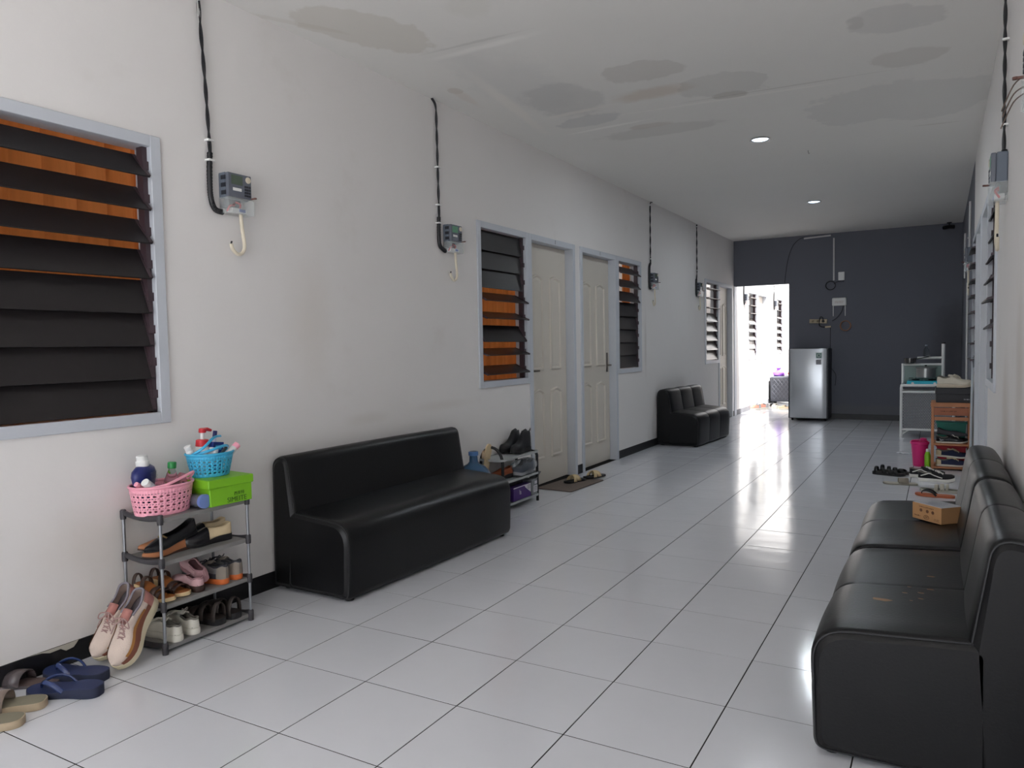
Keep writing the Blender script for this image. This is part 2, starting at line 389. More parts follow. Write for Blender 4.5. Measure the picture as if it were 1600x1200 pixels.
m_hand = M('aged_dark_metal', (118,110,102), .35, metal=.8)
# panelled doors -------------------------------------------------------
ND = [0]
def door(side, y0, y1, handle, knob='lever'):
    ND[0] += 1; P = side_pt(side); sg = 1 if side == 'L' else -1
    w = struct(empty('door_%d' % ND[0], loc=P(0,(y0+y1)/2,0))); ox, oy, oz = w.location
    def bx(mb, d0, d1, a, b, za, zb):
        p, q = P(d0,a,za), P(d1,b,zb); mb.lohi((p[0]-ox,p[1]-oy,p[2]-oz),(q[0]-ox,q[1]-oy,q[2]-oz))
    fw = .05
    mb = MB(); bx(mb,-.125,.012,y0,y0+fw,0,WZ1); bx(mb,-.125,.012,y1-fw,y1,0,WZ1); bx(mb,-.125,.012,y0+fw,y1-fw,WZ1-fw,WZ1)
    mb.build('door_frame', m_frame, w, bevel=.002, seg=1)
    a, b = y0+fw+.003, y1-fw-.003; zt = WZ1-fw-.003; D = -.07
    mb = MB(); bx(mb, D-.035, D, a, b, .006, zt); leaf = mb.build('door_leaf', m_door, w)
    wdt = b-a; pw = wdt*.27
    for s0 in (a+wdt*.15, a+wdt*.58):
        for z0, z1 in ((1.0,1.83),(.22,.84)):
            # raised panel with a moulded rim and an arched top
            def out(ins, dep):
                pts = [(s0+ins,z0+ins),(s0+pw-ins,z0+ins)]
                zt2 = z1-.025
                for i in range(9):
                    q = i/8; xx = s0+pw-ins-(pw-2*ins)*q; pts.append((xx, zt2-ins+.025*math.sin(math.pi*q)))
                return [tuple(c-e for c, e in zip(P(D+dep, s, z), (ox,oy,oz))) for s, z in pts]
            mb = MB(); mb.loft([out(0,.0), out(.005,.014), out(.016,.014), out(.026,.001), out(.05,.006)][:], cap=False)
            r = out(.05,.006); mb.add(r, [tuple(range(len(r)))])
            mb.build('door_panel', m_door, leaf)
    if handle is not None:
        hs = a+.06 if handle == 'near' else b-.06
        mb = MB(); bx(mb, D, D+.006, hs-.018, hs+.018, .93, 1.13) if knob == 'plate' else mb.lathe([(.024,0),(.024,.006)],14)
        h = empty('handle'); bpy.data.objects.remove(h)
        if knob == 'plate': hp = mb.build('handle_plate', m_hand, w)
        else:
            p = P(D, hs, 1.0); hp = mb.build('handle_rose', m_hand, w, loc=(p[0]-ox,p[1]-oy,p[2]-oz), rot=(0,sg*R(90),0))
        dr = 1 if handle == 'near' else -1
        pts = [P(D,hs,1.0), P(D+.04,hs,1.0), P(D+.05,hs+dr*.015,1.0), P(D+.05,hs+dr*.10,1.0)]
        mb = MB().tube([(p[0]-ox,p[1]-oy,p[2]-oz) for p in pts], .009, 8); mb.build('handle', m_hand, w, smooth=True)
    return w
d1 = door('L', 4.23, 5.13, 'near'); d2 = door('L', 5.25, 6.17, 'far', 'plate'); door('L', 10.33, 11.20, None); door('L', 13.14, 14.02, None)
door('R', 4.50, 5.36, 'near'); door('R', 5.46, 6.32, 'far', 'plate')
m_mark = M('dark_marker_ink', (52,52,58), .7)
for d, s in ((d1,4.72),(d2,5.72)):   # room number painted on the lintel
    text('lintel_mark', 'I', .05, m_mark, d, (.0125, s-d.location.y, WZ1-.025), (R(90),0,R(90)))
# trim over the end-wall opening
mb = MB(); mb.lohi((-.0,YB-.002,0),(.012,YB+.13,OZ)); struct(mb.build('trim_1', m_frame))

# ceiling downlights -----------------------------------------------------
m_lamp = M('cool_white_lamp', (205,228,255), .4, emit=2.2)
for x, y, nm in ((1.658,5.19,'round recessed ceiling downlight nearer the camera'),(1.636,8.37,'round recessed ceiling downlight nearer the grey wall')):
    t = empty('downlight', nm, 'lamp', (x,y,ZC), group='ceiling downlights')
    MB().loft([[(r*math.cos(a), r*math.sin(a), z) for a in [2*math.pi*j/28 for j in range(28)]] for r, z in ((.078,0),(.084,-.006),(.070,-.008),(.066,-.004),(.064,-.001))], cap=False).build('ring', m_chrome, t, smooth=True)
    la = bpy.data.lights.new('downlight_bulb', 'AREA'); la.shape = 'DISK'; la.size = .13; la.energy = 4.5; la.color = (.86,.94,1.0)
    lo = bpy.data.objects.new('downlight_bulb', la); COL.objects.link(lo); lo.parent = t; lo.location = (0,0,-.014)
    MB().lathe([(.066,-.0005),(.060,-.004),(.03,-.010),(.004,-.012)], 24).build('diffuser', m_lamp, t, smooth=True)
o = MB().tube([(0,0,0),(0,0,-.018),(.006,0,-.03),(.012,0,-.022)], .003, 6).build('ceiling_hook', m_clip); o.location = (1.941,5.79,ZC)
tag(o, 'small metal hook in the ceiling between the two downlights', 'hook')
# ================================================================== FURNITURE
m_leather = M('black_leatherette', (15,15,17), .36, var=.15, scale=6, bump=.06, bscale=120, spec=.38)
m_piping = M('black_piping', (36,36,39), .4)
m_foot = M('black_plastic_foot', (20,20,22), .5)
def rounded(pts, r, n=5):
    """round the corners of a closed 2-D polygon; r is one radius per corner"""
    out = []; N = len(pts)
    for i in range(N):
        p = Vector(pts[i]); a = Vector(pts[i-1]); b = Vector(pts[(i+1) % N]); k = r[i] if isinstance(r, (list,tuple)) else r
        da = (a-p); db = (b-p); k = min(k, da.length*.48, db.length*.48); s = p+da.normalized()*k; e = p+db.normalized()*k
        for j in range(n+1):
            t = j/n; out.append((1-t)**2*s+2*t*(1-t)*p+t*t*e)
    return out
def inset(poly, d):
    N = len(poly); out = []
    for i in range(N):
        t = (poly[(i+1) % N]-poly[i-1]); nrm = Vector((-t.y, t.x)).normalized(); out.append(poly[i]+nrm*d)
    return out
def shrink(poly, d):
    x0, x1 = min(p.x for p in poly), max(p.x for p in poly); z0, z1 = min(p.y for p in poly), max(p.y for p in poly)
    cx, cz = (x0+x1)/2, (z0+z1)/2
    return [Vector((cx+(p.x-cx)*(1-2*d/(x1-x0)), cz+(p.y-cz)*(1-2*d/(z1-z0)))) for p in poly]
def padded(poly, length, cuts, groove=.004, end=.03, puff=.004):
    """loft a profile (depth,z) along the sofa, rounded at both ends and pinched at the seams"""
    st = []; marks = [0]+list(cuts)+[length]
    for i, (a, b) in enumerate(zip(marks[:-1], marks[1:])):
        ea = end if i == 0 else .02; eb = end if i == len(marks)-2 else .02
        da = end*.9 if i == 0 else groove; db = end*.9 if i == len(marks)-2 else groove
        for q in (0, .3, .65, 1): st.append((a+ea*q, da*(1-q)**2))
        for q in (.2,.35,.5,.65,.8): st.append((a+ea+(b-a-ea-eb)*q, -puff*math.sin(math.pi*q)))
        for q in (1, .65, .3, 0): st.append((b-eb*q, db*(1-q)**2))
    rings = []; last = None
    for y, d in st:
        if last is not None and y-last < 1e-5: continue
        last = y; rings.append([(p.x, y, p.y) for p in (inset(poly, d) if d <= .009 else shrink(poly, d))])
    mb = MB().loft(rings, cap=False); n = len(poly)
    for r_ in (rings[0][::-1], rings[-1]): mb.add(r_, [tuple(range(n))])
    return mb
def sofa(label, group, loc, rotz, length, cuts, depth=.54, seat_z=.40, back_z=.69, bt=.15, low=.012):
    """depth runs along +X from the wall, length along +Y"""
    t = empty('sofa', label, 'sofa', loc, (0,0,rotz), group)
    sp = rounded([(bt-.03,low),(depth-.012,low),(depth,seat_z-.02),(bt-.03,seat_z+.012)], [.02,.035,.105,.03], 7)
    seat = padded(sp, length, cuts).build('seat', m_leather, t, smooth=True)
    bp = rounded([(0,low),(bt+.005,low),(bt+.035,seat_z-.02),(bt-.02,back_z),(.012,back_z-.02)], [.01,.01,.02,.07,.05], 6)
    back = padded(bp, length, cuts).build('backrest', m_leather, t, smooth=True)
    for ob, poly in ((seat, sp), (back, bp)):
        for y in (.012, length-.012):
            pp = [(p.x, y, p.y) for p in shrink(poly, .0085)]
            MB().tube(pp, .0035, 6, closed=True).build('piping', m_piping, ob, smooth=True)
    for x in (.06, depth-.06):
        for y in (.06, length-.06):
            MB().lathe([(.022,0),(.022,.006),(.02,.016)], 12, (x,y,0)).build('foot', m_foot, t)
    return t

# ------------------------------------------------------------------ shoes (heel at x=0, toe at x=L, sole on z=0)
def curve(pts):
    xs = [p[0] for p in pts]; ys = [p[1] for p in pts]
    def f(u):
        if u <= xs[0]: return ys[0]
        if u >= xs[-1]: return ys[-1]
        for i in range(len(xs)-1):
            if u <= xs[i+1]:
                t = (u-xs[i])/(xs[i+1]-xs[i]); y0 = ys[max(i-1,0)]; y1 = ys[i]; y2 = ys[i+1]; y3 = ys[min(i+2,len(ys)-1)]
                m1 = (y2-y0)/2; m2 = (y3-y1)/2
                return (2*t**3-3*t*t+1)*y1+(t**3-2*t*t+t)*m1+(-2*t**3+3*t*t)*y2+(t**3-t*t)*m2
    return f
HW = {'shoe': curve([(0,.06),(.02,.19),(.07,.28),(.18,.335),(.35,.33),(.5,.36),(.68,.455),(.8,.45),(.9,.37),(.97,.21),(1,.05)]),
      'point': curve([(0,.06),(.02,.19),(.07,.28),(.18,.335),(.35,.33),(.5,.35),(.68,.42),(.82,.36),(.92,.22),(.98,.10),(1,.03)]),
      'slab': curve([(0,.14),(.02,.26),(.08,.37),(.2,.42),(.4,.40),(.6,.46),(.78,.5),(.9,.44),(.97,.28),(1,.10)])}
US = [.0,.012,.03,.06,.1,.16,.23,.3,.37,.44,.5,.56,.62,.68,.74,.8,.86,.91,.95,.98,1.0]
def ctr(u, side, W): return side*W*(.10*max(0,u-.45)**1.5*2 - .03*math.sin(math.pi*min(1,u/.6)))
def spring(u, L, s=.06): return L*s*max(0,(u-.68)/.32)**2
def sole_mb(L, W, hw, side, heel, toe, grow=1.0, spr=.05, waist=1.0, z0=0, toplift=0):
    th = curve([(0,heel),(.3,heel),(.62,toe),(1,toe)]); mb = MB(); rl = []
    def ring(k, g):
        Lf = []; Rt = []
        for u in US:
            w = hw(u)*W*g; c = ctr(u,side,W); z = z0+spring(u,L,spr)+k*th(u)
            x = L*(.5+(u-.5)*(1 if g <= 1 else g**.4)); Lf.append((x,c+w,z)); Rt.append((x,c-w,z))
        return Lf, Rt
    rr = [ring(0,grow*.93), ring(.12,grow), ring(.6,grow*waist), ring(1,grow*.985)]
    n = len(US); loops = [a+b[::-1] for a, b in rr]
    mb.loft(loops, cap=False)
    o = len(mb.v); 
    for (a, b) in (rr[0], rr[-1]): mb.add(a+b, [(i,i+1,n+i+1,n+i) for i in range(n-1)])
    return mb, th
def shoe(name, label, cat, loc, rot, L=.26, W=.10, style='sneaker', upper=None, sole=None, lining=None, lace=None, accent=None, trim=None, side=1, group=None, heel=None, toe=None):
    t = empty(name, label, cat, loc, rot, group)
    hw = HW['point' if style == 'flat' else 'shoe']
    P = dict(sneaker=(.034,.024,[(0,.062),(.05,.068),(.2,.052),(.34,.062),(.46,.074),(.6,.060),(.75,.048),(.9,.040),(1,.022)],(.05,.42,.52),58),
             low=(.026,.024,[(0,.048),(.05,.052),(.2,.040),(.36,.048),(.48,.058),(.62,.048),(.78,.040),(.92,.034),(1,.020)],(.05,.44,.54),58),
             flat=(.012,.006,[(0,.052),(.05,.054),(.2,.040),(.4,.034),(.55,.040),(.7,.040),(.85,.030),(.95,.022),(1,.014)],(.05,.56,.66),52),
             slipon=(.028,.016,[(0,.056),(.05,.06),(.2,.046),(.36,.050),(.48,.060),(.62,.054),(.78,.044),(.92,.034),(1,.020)],(.05,.40,.50),58),
             boot=(.034,.024,[(0,.125),(.05,.135),(.2,.135),(.34,.135),(.44,.105),(.55,.075),(.7,.056),(.88,.046),(1,.026)],(.06,.30,.40),66))[style]
    h0, t0, hp, (o0,o1,o2), ang = P; h0 = heel or h0; t0 = toe or t0
    smb, th = sole_mb(L, W, hw, side, h0, t0, 1.03 if style in ('sneaker','low') else .98)
    smb.build('sole', sole, t, smooth=True)
    hf = curve(hp); k = L/.26; mb = MB(); m = 7; rows = []
    for u in US:
        T = R(ang) if u < o1 else (R(90) if u >= o2 else R(ang+(90-ang)*((u-o1)/(o2-o1))**1.5))
        if u < .012: T = R(ang)
        if u < .02: T = R(88)*.0 + R(ang)
        w = hw(u)*W*.96; c = ctr(u,side,W); z = spring(u,L,.05)+th(u)-.004; h = hf(u)*k
        row = []
        for s in (1,-1):
            pr = []
            for j in range(m):
                a = T*j/(m-1); pr.append((L*u*.985+.002, c+s*w*max(0,math.cos(a))**.62, z+h*math.sin(a)**.85/(math.sin(T)**.85)))
            row.append(pr)
        rows.append(row)
    for s in (0,1):
        vs = [p for r_ in rows for p in r_[s]]; n = len(US)
        mb.add(vs, [(i*m+j, i*m+j+1, (i+1)*m+j+1, (i+1)*m+j) for i in range(n-1) for j in range(m-1)])
    # heel counter closes the back
    a, b = rows[0]; mb.add(a+b, [(j, j+1, m+j+1, m+j) for j in range(m-1)])
    # front nose
    a, b = rows[-1]; mb.add(a+b, [(j, j+1, m+j+1, m+j) for j in range(m-1)])
    mb.build('upper', upper, t, smooth=True, solid=.0035, merge=True)
    ins = MB(); pts = [(L*u, ctr(u,side,W)+hw(u)*W*.86, spring(u,L,.05)+th(u)+.002) for u in US[2:-3]]; pr = [(L*u, ctr(u,side,W)-hw(u)*W*.86, spring(u,L,.05)+th(u)+.002) for u in US[2:-3]]
    n = len(pts); ins.add(pts+pr, [(i,i+1,n+i+1,n+i) for i in range(n-1)]); ins.build('insole', lining or upper, t, smooth=True, solid=.004)
    def top(u, f=1.0): return (L*u*.985+.002, ctr(u,side,W), spring(u,L,.05)+th(u)-.004+hf(u)*k*f)
    if style in ('sneaker','low') and lining:     # padded collar rim
        rim = []
        for s in (0,1):
            q = [rows[i][s][-1] for i, u in enumerate(US) if u < o1]; rim.append(q)
        path = rim[0][::-1]+rim[1][:]
        MB().tube(path, .0045, 6).build('collar', lining, t, smooth=True)
    if style in ('sneaker','low','boot') and lace:
        mb = MB()
        us = [o1+.02+i*.05 for i in range(5)] if style != 'boot' else []
        for i, u in enumerate(us):
            x, y, z = top(u, 1.03); w = hw(u)*W*.42
            for s in (1,-1):
                u2 = u+.045; x2, y2, z2 = top(u2, 1.03)
                mb.tube([(x, y-s*w, z-.010), (x*.5+x2*.5, y, (z+z2)/2+.004), (x2, y2+s*w, z2-.010)], .0026, 6)
        if us:
            x, y, z = top(us[0], 1.05)
            for s in (1,-1):
                mb.tube(smooth_pts([(x,y,z),(x+.012,y+s*.028,z+.008),(x+.03,y+s*.036,z-.008),(x+.022,y+s*.012,z+.002),(x,y,z)],4), .0024, 6)
                mb.tube(smooth_pts([(x,y,z),(x+.03,y+s*.016,z+.002),(x+.06,y+s*.03,z-.022)],4), .0022, 6)
            mb.build('lace', lace, t, smooth=True)
        # tongue
        mb = MB(); ls = []
        for i in range(7):
            u = o1-.10+i*.045; x, y, z = top(max(u,o1), 1.0); z = z+.014*(1-i/6); w = W*.17
            ls.append([(L*u*.985, y+w, z-.010), (L*u*.985, y, z), (L*u*.985, y-w, z-.010)])
        mb.add([p for l in ls for p in l], [(i*3+j,i*3+j+1,i*3+j+4,i*3+j+3) for i in range(6) for j in range(2)])
        mb.build('tongue', accent or upper, t, smooth=True, solid=.005)
    def shell(ua, ub, ja, jb, name_, mat_, off=.0025, sides=(0,1)):
        mb = MB(); ids = [i for i, u in enumerate(US) if ua <= u <= ub]
        for s in sides:
            sg = 1 if s == 0 else -1; vs = []
            for i in ids:
                for j in range(ja, jb+1):
                    p = rows[i][s][j]; vs.append((p[0]-(off if ub < .4 else 0)+(off if ua > .6 else 0), p[1]+sg*off, p[2]+off*.6))
            mm = jb-ja+1; mb.add(vs, [(a_*mm+b_, a_*mm+b_+1, (a_+1)*mm+b_+1, (a_+1)*mm+b_) for a_ in range(len(ids)-1) for b_ in range(mm-1)])
        if ub < .4 and len(sides) == 2:
            a = [rows[0][0][j] for j in range(ja,jb+1)]; b = [rows[0][1][j] for j in range(ja,jb+1)]
            sh = lambda p: (p[0]-off*1.5, p[1], p[2]+off*.6); mm = len(a)
            mb.add([sh(p) for p in a]+[sh(p) for p in b], [(j,j+1,mm+j+1,mm+j) for j in range(mm-1)])
        return mb.build(name_, mat_, t, smooth=True)
    if accent: shell(0, .17, 0, 5, 'heel_patch', accent)
    if trim:
        shell(.1, .96, 0, 2, 'side_panel', trim)
    t['_'] = 0; del t['_']
    return t, shell, top
def slab_sandal(name, label, cat, loc, rot, L=.26, W=.10, heel=.02, toe=.018, sole=None, foot=None, bands=(), strap=None, side=1, group=None, thong=False, thong_mat=None, wedge=False):
    t = empty(name, label, cat, loc, rot, group); hw = HW['slab'] if not wedge else HW['shoe']
    smb, th = sole_mb(L, W, hw, side, heel, toe, 1.0, .02, 1.0); smb.build('sole', sole, t, smooth=True)
    n = len(US)
    if foot:
        a = [(L*(.5+(u-.5)*.97), ctr(u,side,W)+hw(u)*W*.95, spring(u,L,.02)+th(u)+.001) for u in US]; b = [(L*(.5+(u-.5)*.97), ctr(u,side,W)-hw(u)*W*.95, spring(u,L,.02)+th(u)+.001) for u in US]
        MB().add(a+b, [(i,i+1,n+i+1,n+i) for i in range(n-1)]).build('footbed', foot, t, solid=.003, soff=1)
    for (uL, uR, wd, h) in bands:
        mb = MB(); st = 12; vs = []
        for i in range(st+1):
            a = math.pi*i/st; q = i/st; u = uL+(uR-uL)*q; w = hw(u)*W*1.0; zz = spring(u,L,.02)+th(u)*.6+h*math.sin(a)**.7; y = ctr(u,side,W)+w*math.cos(a)*(1.02)
            for s in (-.5, 0, .5): vs.append((L*u+s*wd, y, zz+(.002 if s == 0 else 0)))
        mb.add(vs, [(i*3+j,i*3+j+1,i*3+j+4,i*3+j+3) for i in range(st) for j in range(2)]); mb.build('strap', strap, t, smooth=True, solid=.003, soff=0)
    if thong:
        z = lambda u: spring(u,L,.02)+th(u)
        for s in (1,-1):
            pts = smooth_pts([(L*.83, ctr(.83,side,W), z(.83)-.004), (L*.815, ctr(.8,side,W)+s*.004, z(.8)+.020), (L*.70, ctr(.7,side,W)+s*hw(.7)*W*.55, z(.7)+.034), (L*.56, ctr(.56,side,W)+s*hw(.56)*W*.85, z(.56)+.024), (L*.45, ctr(.45,side,W)+s*hw(.45)*W*.92, z(.45)-.004)],5)
            MB().tube(pts, [.0045+.004*min(1,i/8) for i in range(len(pts))], 8, flat=.55).build('strap', thong_mat or strap, t, smooth=True)
    return t
# ================================================================== THINGS ON THE WALLS
m_meter = M('blue_grey_meter_plastic', (98,106,118), .45)
m_mface = M('smoky_meter_face', (100,104,114), .25, var=.15)
m_lcd = M('lcd_green_grey', (84,96,84), .15)
m_key = M('dark_keys', (40,42,50), .5)
m_clear = M('clear_plastic', (225,230,230), .08, var=0, alpha=.2, spec=.5)
m_white = M('white_plastic', (226,226,224), .4, var=.03)
m_red = M('red_plastic', (198,40,50), .4)
m_bluep = M('blue_plastic', (60,86,160), .4)
m_cable = M('black_cable', (26,26,30), .45)
m_cream = M('cream_cable', (214,204,184), .5)
m_brown = M('brown_bakelite', (96,62,54), .5)
m_led = M('green_lcd_glow', (70,120,92), .3, emit=.05)
def meter(side, y, z, label, lit=False, tail=True, w=.14):
    sg = 1 if side == 'L' else -1; wx = 0 if side == 'L' else XR
    t = empty('electricity_meter', label, 'meter', (wx, y, z), group='electricity meters on the corridor walls')
    def B(mb, d0, d1, a, b, z0, z1): return mb.lohi((sg*d0,a,z0),(sg*d1,b,z1))
    B(MB(),0.0,.045,0,w,.07,.19).build('body', m_meter, t, bevel=.006)
    f = B(MB(),.045,.066,.002,w-.002,.074,.188).build('front_cover', m_mface, t, bevel=.004)
    B(MB(),.066,.0675,.02,w-.055,.135,.178).build('display', m_led if lit else m_lcd, f)
    mb = MB()
    for i in range(3):
        for j in range(4): B(mb,.066,.069,w-.044+i*.013,w-.035+i*.013,.086+j*.014,.095+j*.014)
    mb.build('keypad', m_key, f)
    B(MB(),.066,.0672,.028,w-.062,.106,.120).build('name_plate', m_white, f)
    mb = MB().lathe([(.015,0),(.015,.003),(.008,.004)],16); mb.build('optical_port', m_cream, f, loc=(sg*.066,w-.022,.166), rot=(0,sg*R(90),0))
    if side == 'R': t.scale = (1.05,1,1.2)
    for k in range(3 if side == 'L' else 0): B(MB(),.02,.05,-.002,.002,.085+k*.035,.105+k*.035).build('side_clip', m_key, t)
    # clear terminal cover as five thin walls
    mb = MB(); h = .002; W2 = w+.008
    B(mb,.068,.068+h,0,W2,0,.074); B(mb,0,.07,0,h,0,.074); B(mb,0,.07,W2-h,W2,0,.074); B(mb,0,.07,0,W2,0,h)
    mb.build('terminal_cover', m_clear, t)
    B(MB(),.0,.03,.006,w*.72,.030,.070).build('terminal_block', m_key, t)
    B(MB(),.01,.05,.035,w-.02,.010,.030).build('breaker', m_white, t, bevel=.002)
    B(MB(),.05,.052,.075,w-.03,.013,.027).build('breaker_label', m_bluep, t)
    mb = MB().tube(smooth_pts([(sg*.03,.02,.012),(sg*.045,.025,.035),(sg*.04,.055,.042),(sg*.03,.06,.05)],4), .0045, 6)
    mb.tube(smooth_pts([(sg*.035,.09,.032),(sg*.045,.085,.05),(sg*.03,.07,.06)],4), .0045, 6); mb.build('red_wire', m_red, t, smooth=True)
    mb = MB().tube([(sg*.055,w-.01,.079),(sg*.085,w+.002,.082)], .004, 8); mb.lathe([(.007,0),(.007,.006)],10,(sg*.085,w+.002,.079)); mb.build('seal_screw', m_brown, t)
    if tail:
        pts = smooth_pts([(sg*.035,w-.045,.008),(sg*.035,w-.040,-.06),(sg*.036,w-.03,-.14),(sg*.034,w-.04,-.175),(sg*.034,w-.07,-.186),(sg*.036,w-.10,-.165),(sg*.036,w-.108,-.140)],5)
        MB().tube(pts, .0085, 8).build('tail_cable', m_cream, t, smooth=True)
        MB().tube([pts[-1], pts[-1]+Vector((0,.004,.012))], .004, 6).build('tail_end', m_cable, t)
    return t
def feed(side, pts, conduit_from, label, clips):
    """twisted pair down the wall into a corrugated conduit; pts = (y,z) list top to bottom"""
    sg = 1 if side == 'L' else -1; wx = 0 if side == 'L' else XR
    y0, z0 = pts[-1]
    t = empty('power_cable', label, 'cable', (wx, y0, z0), group='twisted feed cables on the corridor walls')
    P = [Vector((sg*.014, y-y0, z-z0)) for y, z in pts]
    top = P[:conduit_from+1]
    sm = smooth_pts(top, 10)
    for ph in (0, math.pi):
        ln = 0; path = []; prev = None
        for p in sm:
            if prev is not None: ln += (p-prev).length
            prev = p; a = ln*26+ph; path.append(p+Vector((math.cos(a)*.0042*sg+sg*.002, math.sin(a)*.0042, 0)))
        MB().tube(path, .0048, 6).build('strand', m_cable, t, smooth=True)
    bot = smooth_pts(P[conduit_from:], 14)
    n = len(bot); MB().tube(bot, [.0125+(.0012 if i % 2 else -.0006) for i in range(n)], 10).build('conduit', m_cable, t, smooth=True)
    for y, z in clips:
        MB().box((sg*.014, y-y0, z-z0), (.03,.034,.010)).build('clip', m_white, t, bevel=.002)
    return t
m1 = meter('L', 1.19, 1.86, 'grey keypad meter with cream hooked cable on the left wall beside the big louvre')
feed('L', [(1.105,2.80),(1.11,2.70),(1.125,2.45),(1.135,2.22),(1.138,2.13),(1.132,2.02),(1.134,1.93),(1.155,1.875),(1.20,1.866)], 4, 'twisted black cable with loose silvery strands feeding the nearest left meter', [(1.137,2.185),(1.138,2.095)])
mb = MB()
for dy in (-.006,.004): mb.tube(smooth_pts([(0,dy*2.2,.0),(.002,dy,-.08),(0,dy*.4,-.16)],4), .0035, 6)
o = mb.build('bare_wires', M('silver_wire',(190,188,186),.4,metal=.4), None, smooth=True); o.location = (.016,1.105,ZC-.002); tag(o, 'loose pale wires above the nearest left meter', 'wire')
meter('L', 3.02, 1.86, 'grey meter with faint green display beside the first louvre and door', lit=True)
feed('L', [(2.905,2.86),(2.945,2.82),(2.952,2.70),(2.955,2.45),(2.957,2.25),(2.958,2.09),(2.955,1.98),(2.965,1.90),(3.03,1.866)], 5, 'twisted black cable coming out of the ceiling crack above the second left meter', [(2.956,2.42),(2.957,2.17),(2.956,2.05)])
meter('L', 7.19, 1.85, 'third grey meter on the left wall, just past the second louvre window')
feed('L', [(7.27,2.862),(7.21,2.84),(7.2,2.7),(7.2,2.45),(7.2,2.15),(7.17,2.10),(7.165,1.96),(7.17,1.88),(7.20,1.856)], 4, 'twisted black cable feeding the third left meter', [(7.2,2.82),(7.2,2.2)])
meter('L', 9.10, 1.86, 'farthest meter on the left wall, beside the pale louvres near the doorway')
feed('L', [(9.12,2.85),(9.12,2.7),(9.12,2.4),(9.12,2.2),(9.10,2.10),(9.09,2.0),(9.09,1.90),(9.12,1.866)], 4, 'twisted black cable feeding the farthest left meter', [(9.12,2.82),(9.12,2.22)])
meter('R', 3.03, 1.86, 'grey meter with green lit display on the right wall beside the open louvre', lit=True)
feed('R', [(3.10,2.86),(3.10,2.7),(3.09,2.5),(3.08,2.3),(3.07,2.10),(3.07,2.06)], 4, 'twisted black cable above the green-lit right wall meter', [(3.095,2.62),(3.085,2.22)])
meter('R', 1.28, 1.86, 'clear-covered meter at the right edge of the picture, nearest the camera', tail=False)
mb = MB()
for k, (dy, dz) in enumerate(((.1,.03),(.05,.0),(.12,-.02))):
    mb.tube(smooth_pts([(-.07,-.0,dz),(-.085,.08+dy*.3,dz+.01),(-.10,.14+dy,dz-.01),(-.105,.18+dy,dz-.02)],4), .0022, 5)
o = mb.build('loose_wires', M('brown_wire',(104,86,76),.6), None, smooth=True); o.location = (XR,1.42,1.93); tag(o, 'thin brown loose wires sticking out of the right edge meter', 'wire')
meter('R', 7.25, 1.86, 'dusty meter on the grey part of the right wall', tail=True)
m_pvc = M('white_pvc_pipe', (196,194,194), .45)
for y, z0, z1, lab in ((7.9,2.08,2.62,'short white conduit above the dusty meter on the grey right wall'),(9.6,1.95,2.5,'white conduit high on the grey right wall near the end wall'),(8.4,.1,1.82,'long white conduit running down the grey right wall')):
    o = MB().tube([(0,0,0),(0,0,(z1-z0)*.5),(0,0,z1-z0)], .011, 10).lohi((-.02,-.01,(z1-z0)*.3),(.012,.01,(z1-z0)*.3+.012)).build('conduit_pipe', m_pvc, None, smooth=True); o.location = (XR-.013,y,z0); tag(o, lab, 'pipe')
# courtyard meters
meter('L', 12.02, 1.86, 'small meter in the bright courtyard, just beyond the doorway')
feed('L', [(12.0,2.75),(12.0,2.5),(12.0,2.2),(11.99,2.05),(12.0,1.92),(12.03,1.866)], 2, 'dark cable of the first courtyard meter', [(12.0,2.3)])
meter('L', 14.70, 1.86, 'faint meter farthest back in the courtyard')
feed('L', [(14.68,2.8),(14.68,2.5),(14.68,2.2),(14.67,2.05),(14.68,1.92),(14.71,1.866)], 2, 'thin cable of the farthest courtyard meter', [(14.68,2.3)])

# ---- grey end wall fittings (x, z measured on the wall)
yb = YB
def wtag(o, x, z, label, cat, d=0, group=None):
    o.location = (x, yb-d, z); return tag(o, label, cat, group)
wtag(MB().box((0,-.008,0),(.39,.016,.022),(0,R(-2.2),0)).build('cable_trunking', m_pvc, None, bevel=.002), 1.28, 2.825, 'white cable trunking lying level just under the ceiling', 'trunking')
wtag(MB().box((0,-.008,0),(.022,.016,.65)).build('cable_trunking', m_pvc, None, bevel=.002), 1.52, 2.465, 'white cable trunking running straight down the grey wall', 'trunking')
t = empty('wall_box', 'small square white junction box on the grey wall', 'box', (1.63,yb,2.20))
MB().box((0,-.014,0),(.088,.028,.125)).build('box_body', m_white, t, bevel=.004); MB().box((0,-.029,0),(.07,.004,.10)).build('box_lid', m_white, t, bevel=.001)
MB().tube(smooth_pts([(.03,-.01,-.06),(.02,-.012,-.085),(-.06,-.012,-.08),(-.11,-.012,-.12)],4), .004, 6).build('lead', m_cable, t, smooth=True)
mb = MB()
for k in range(4): mb.tube([(.066*(1+.03*k)*math.cos(a), -.008-.005*k, .062*(1+.03*k)*math.sin(a)) for a in [2*math.pi*j/28 for j in range(28)]], .0045, 6, closed=True)
wtag(mb.build('cable_coil', m_cable, None, smooth=True), 1.475, 2.065, 'coil of black cable hanging on the grey wall', 'cable')
mb = MB()
for k in range(6): mb.tube([(.072*(1+.06*math.sin(k*2))*math.cos(a)+.004*math.sin(k), -.01-.004*k, .075*(1+.05*math.cos(k*3))*math.sin(a)) for a in [2*math.pi*j/28 for j in range(28)]], .0032, 6, closed=True)
wtag(mb.build('fibre_coil', M('orange_brown_cable',(150,106,78),.5), None, smooth=True), 1.69, 1.44, 'coil of orange brown thin cable beside the power strip', 'cable')
t = empty('wifi_router', 'white wifi router with two antennas pointing down on the grey wall', 'router', (1.60,yb,1.81))
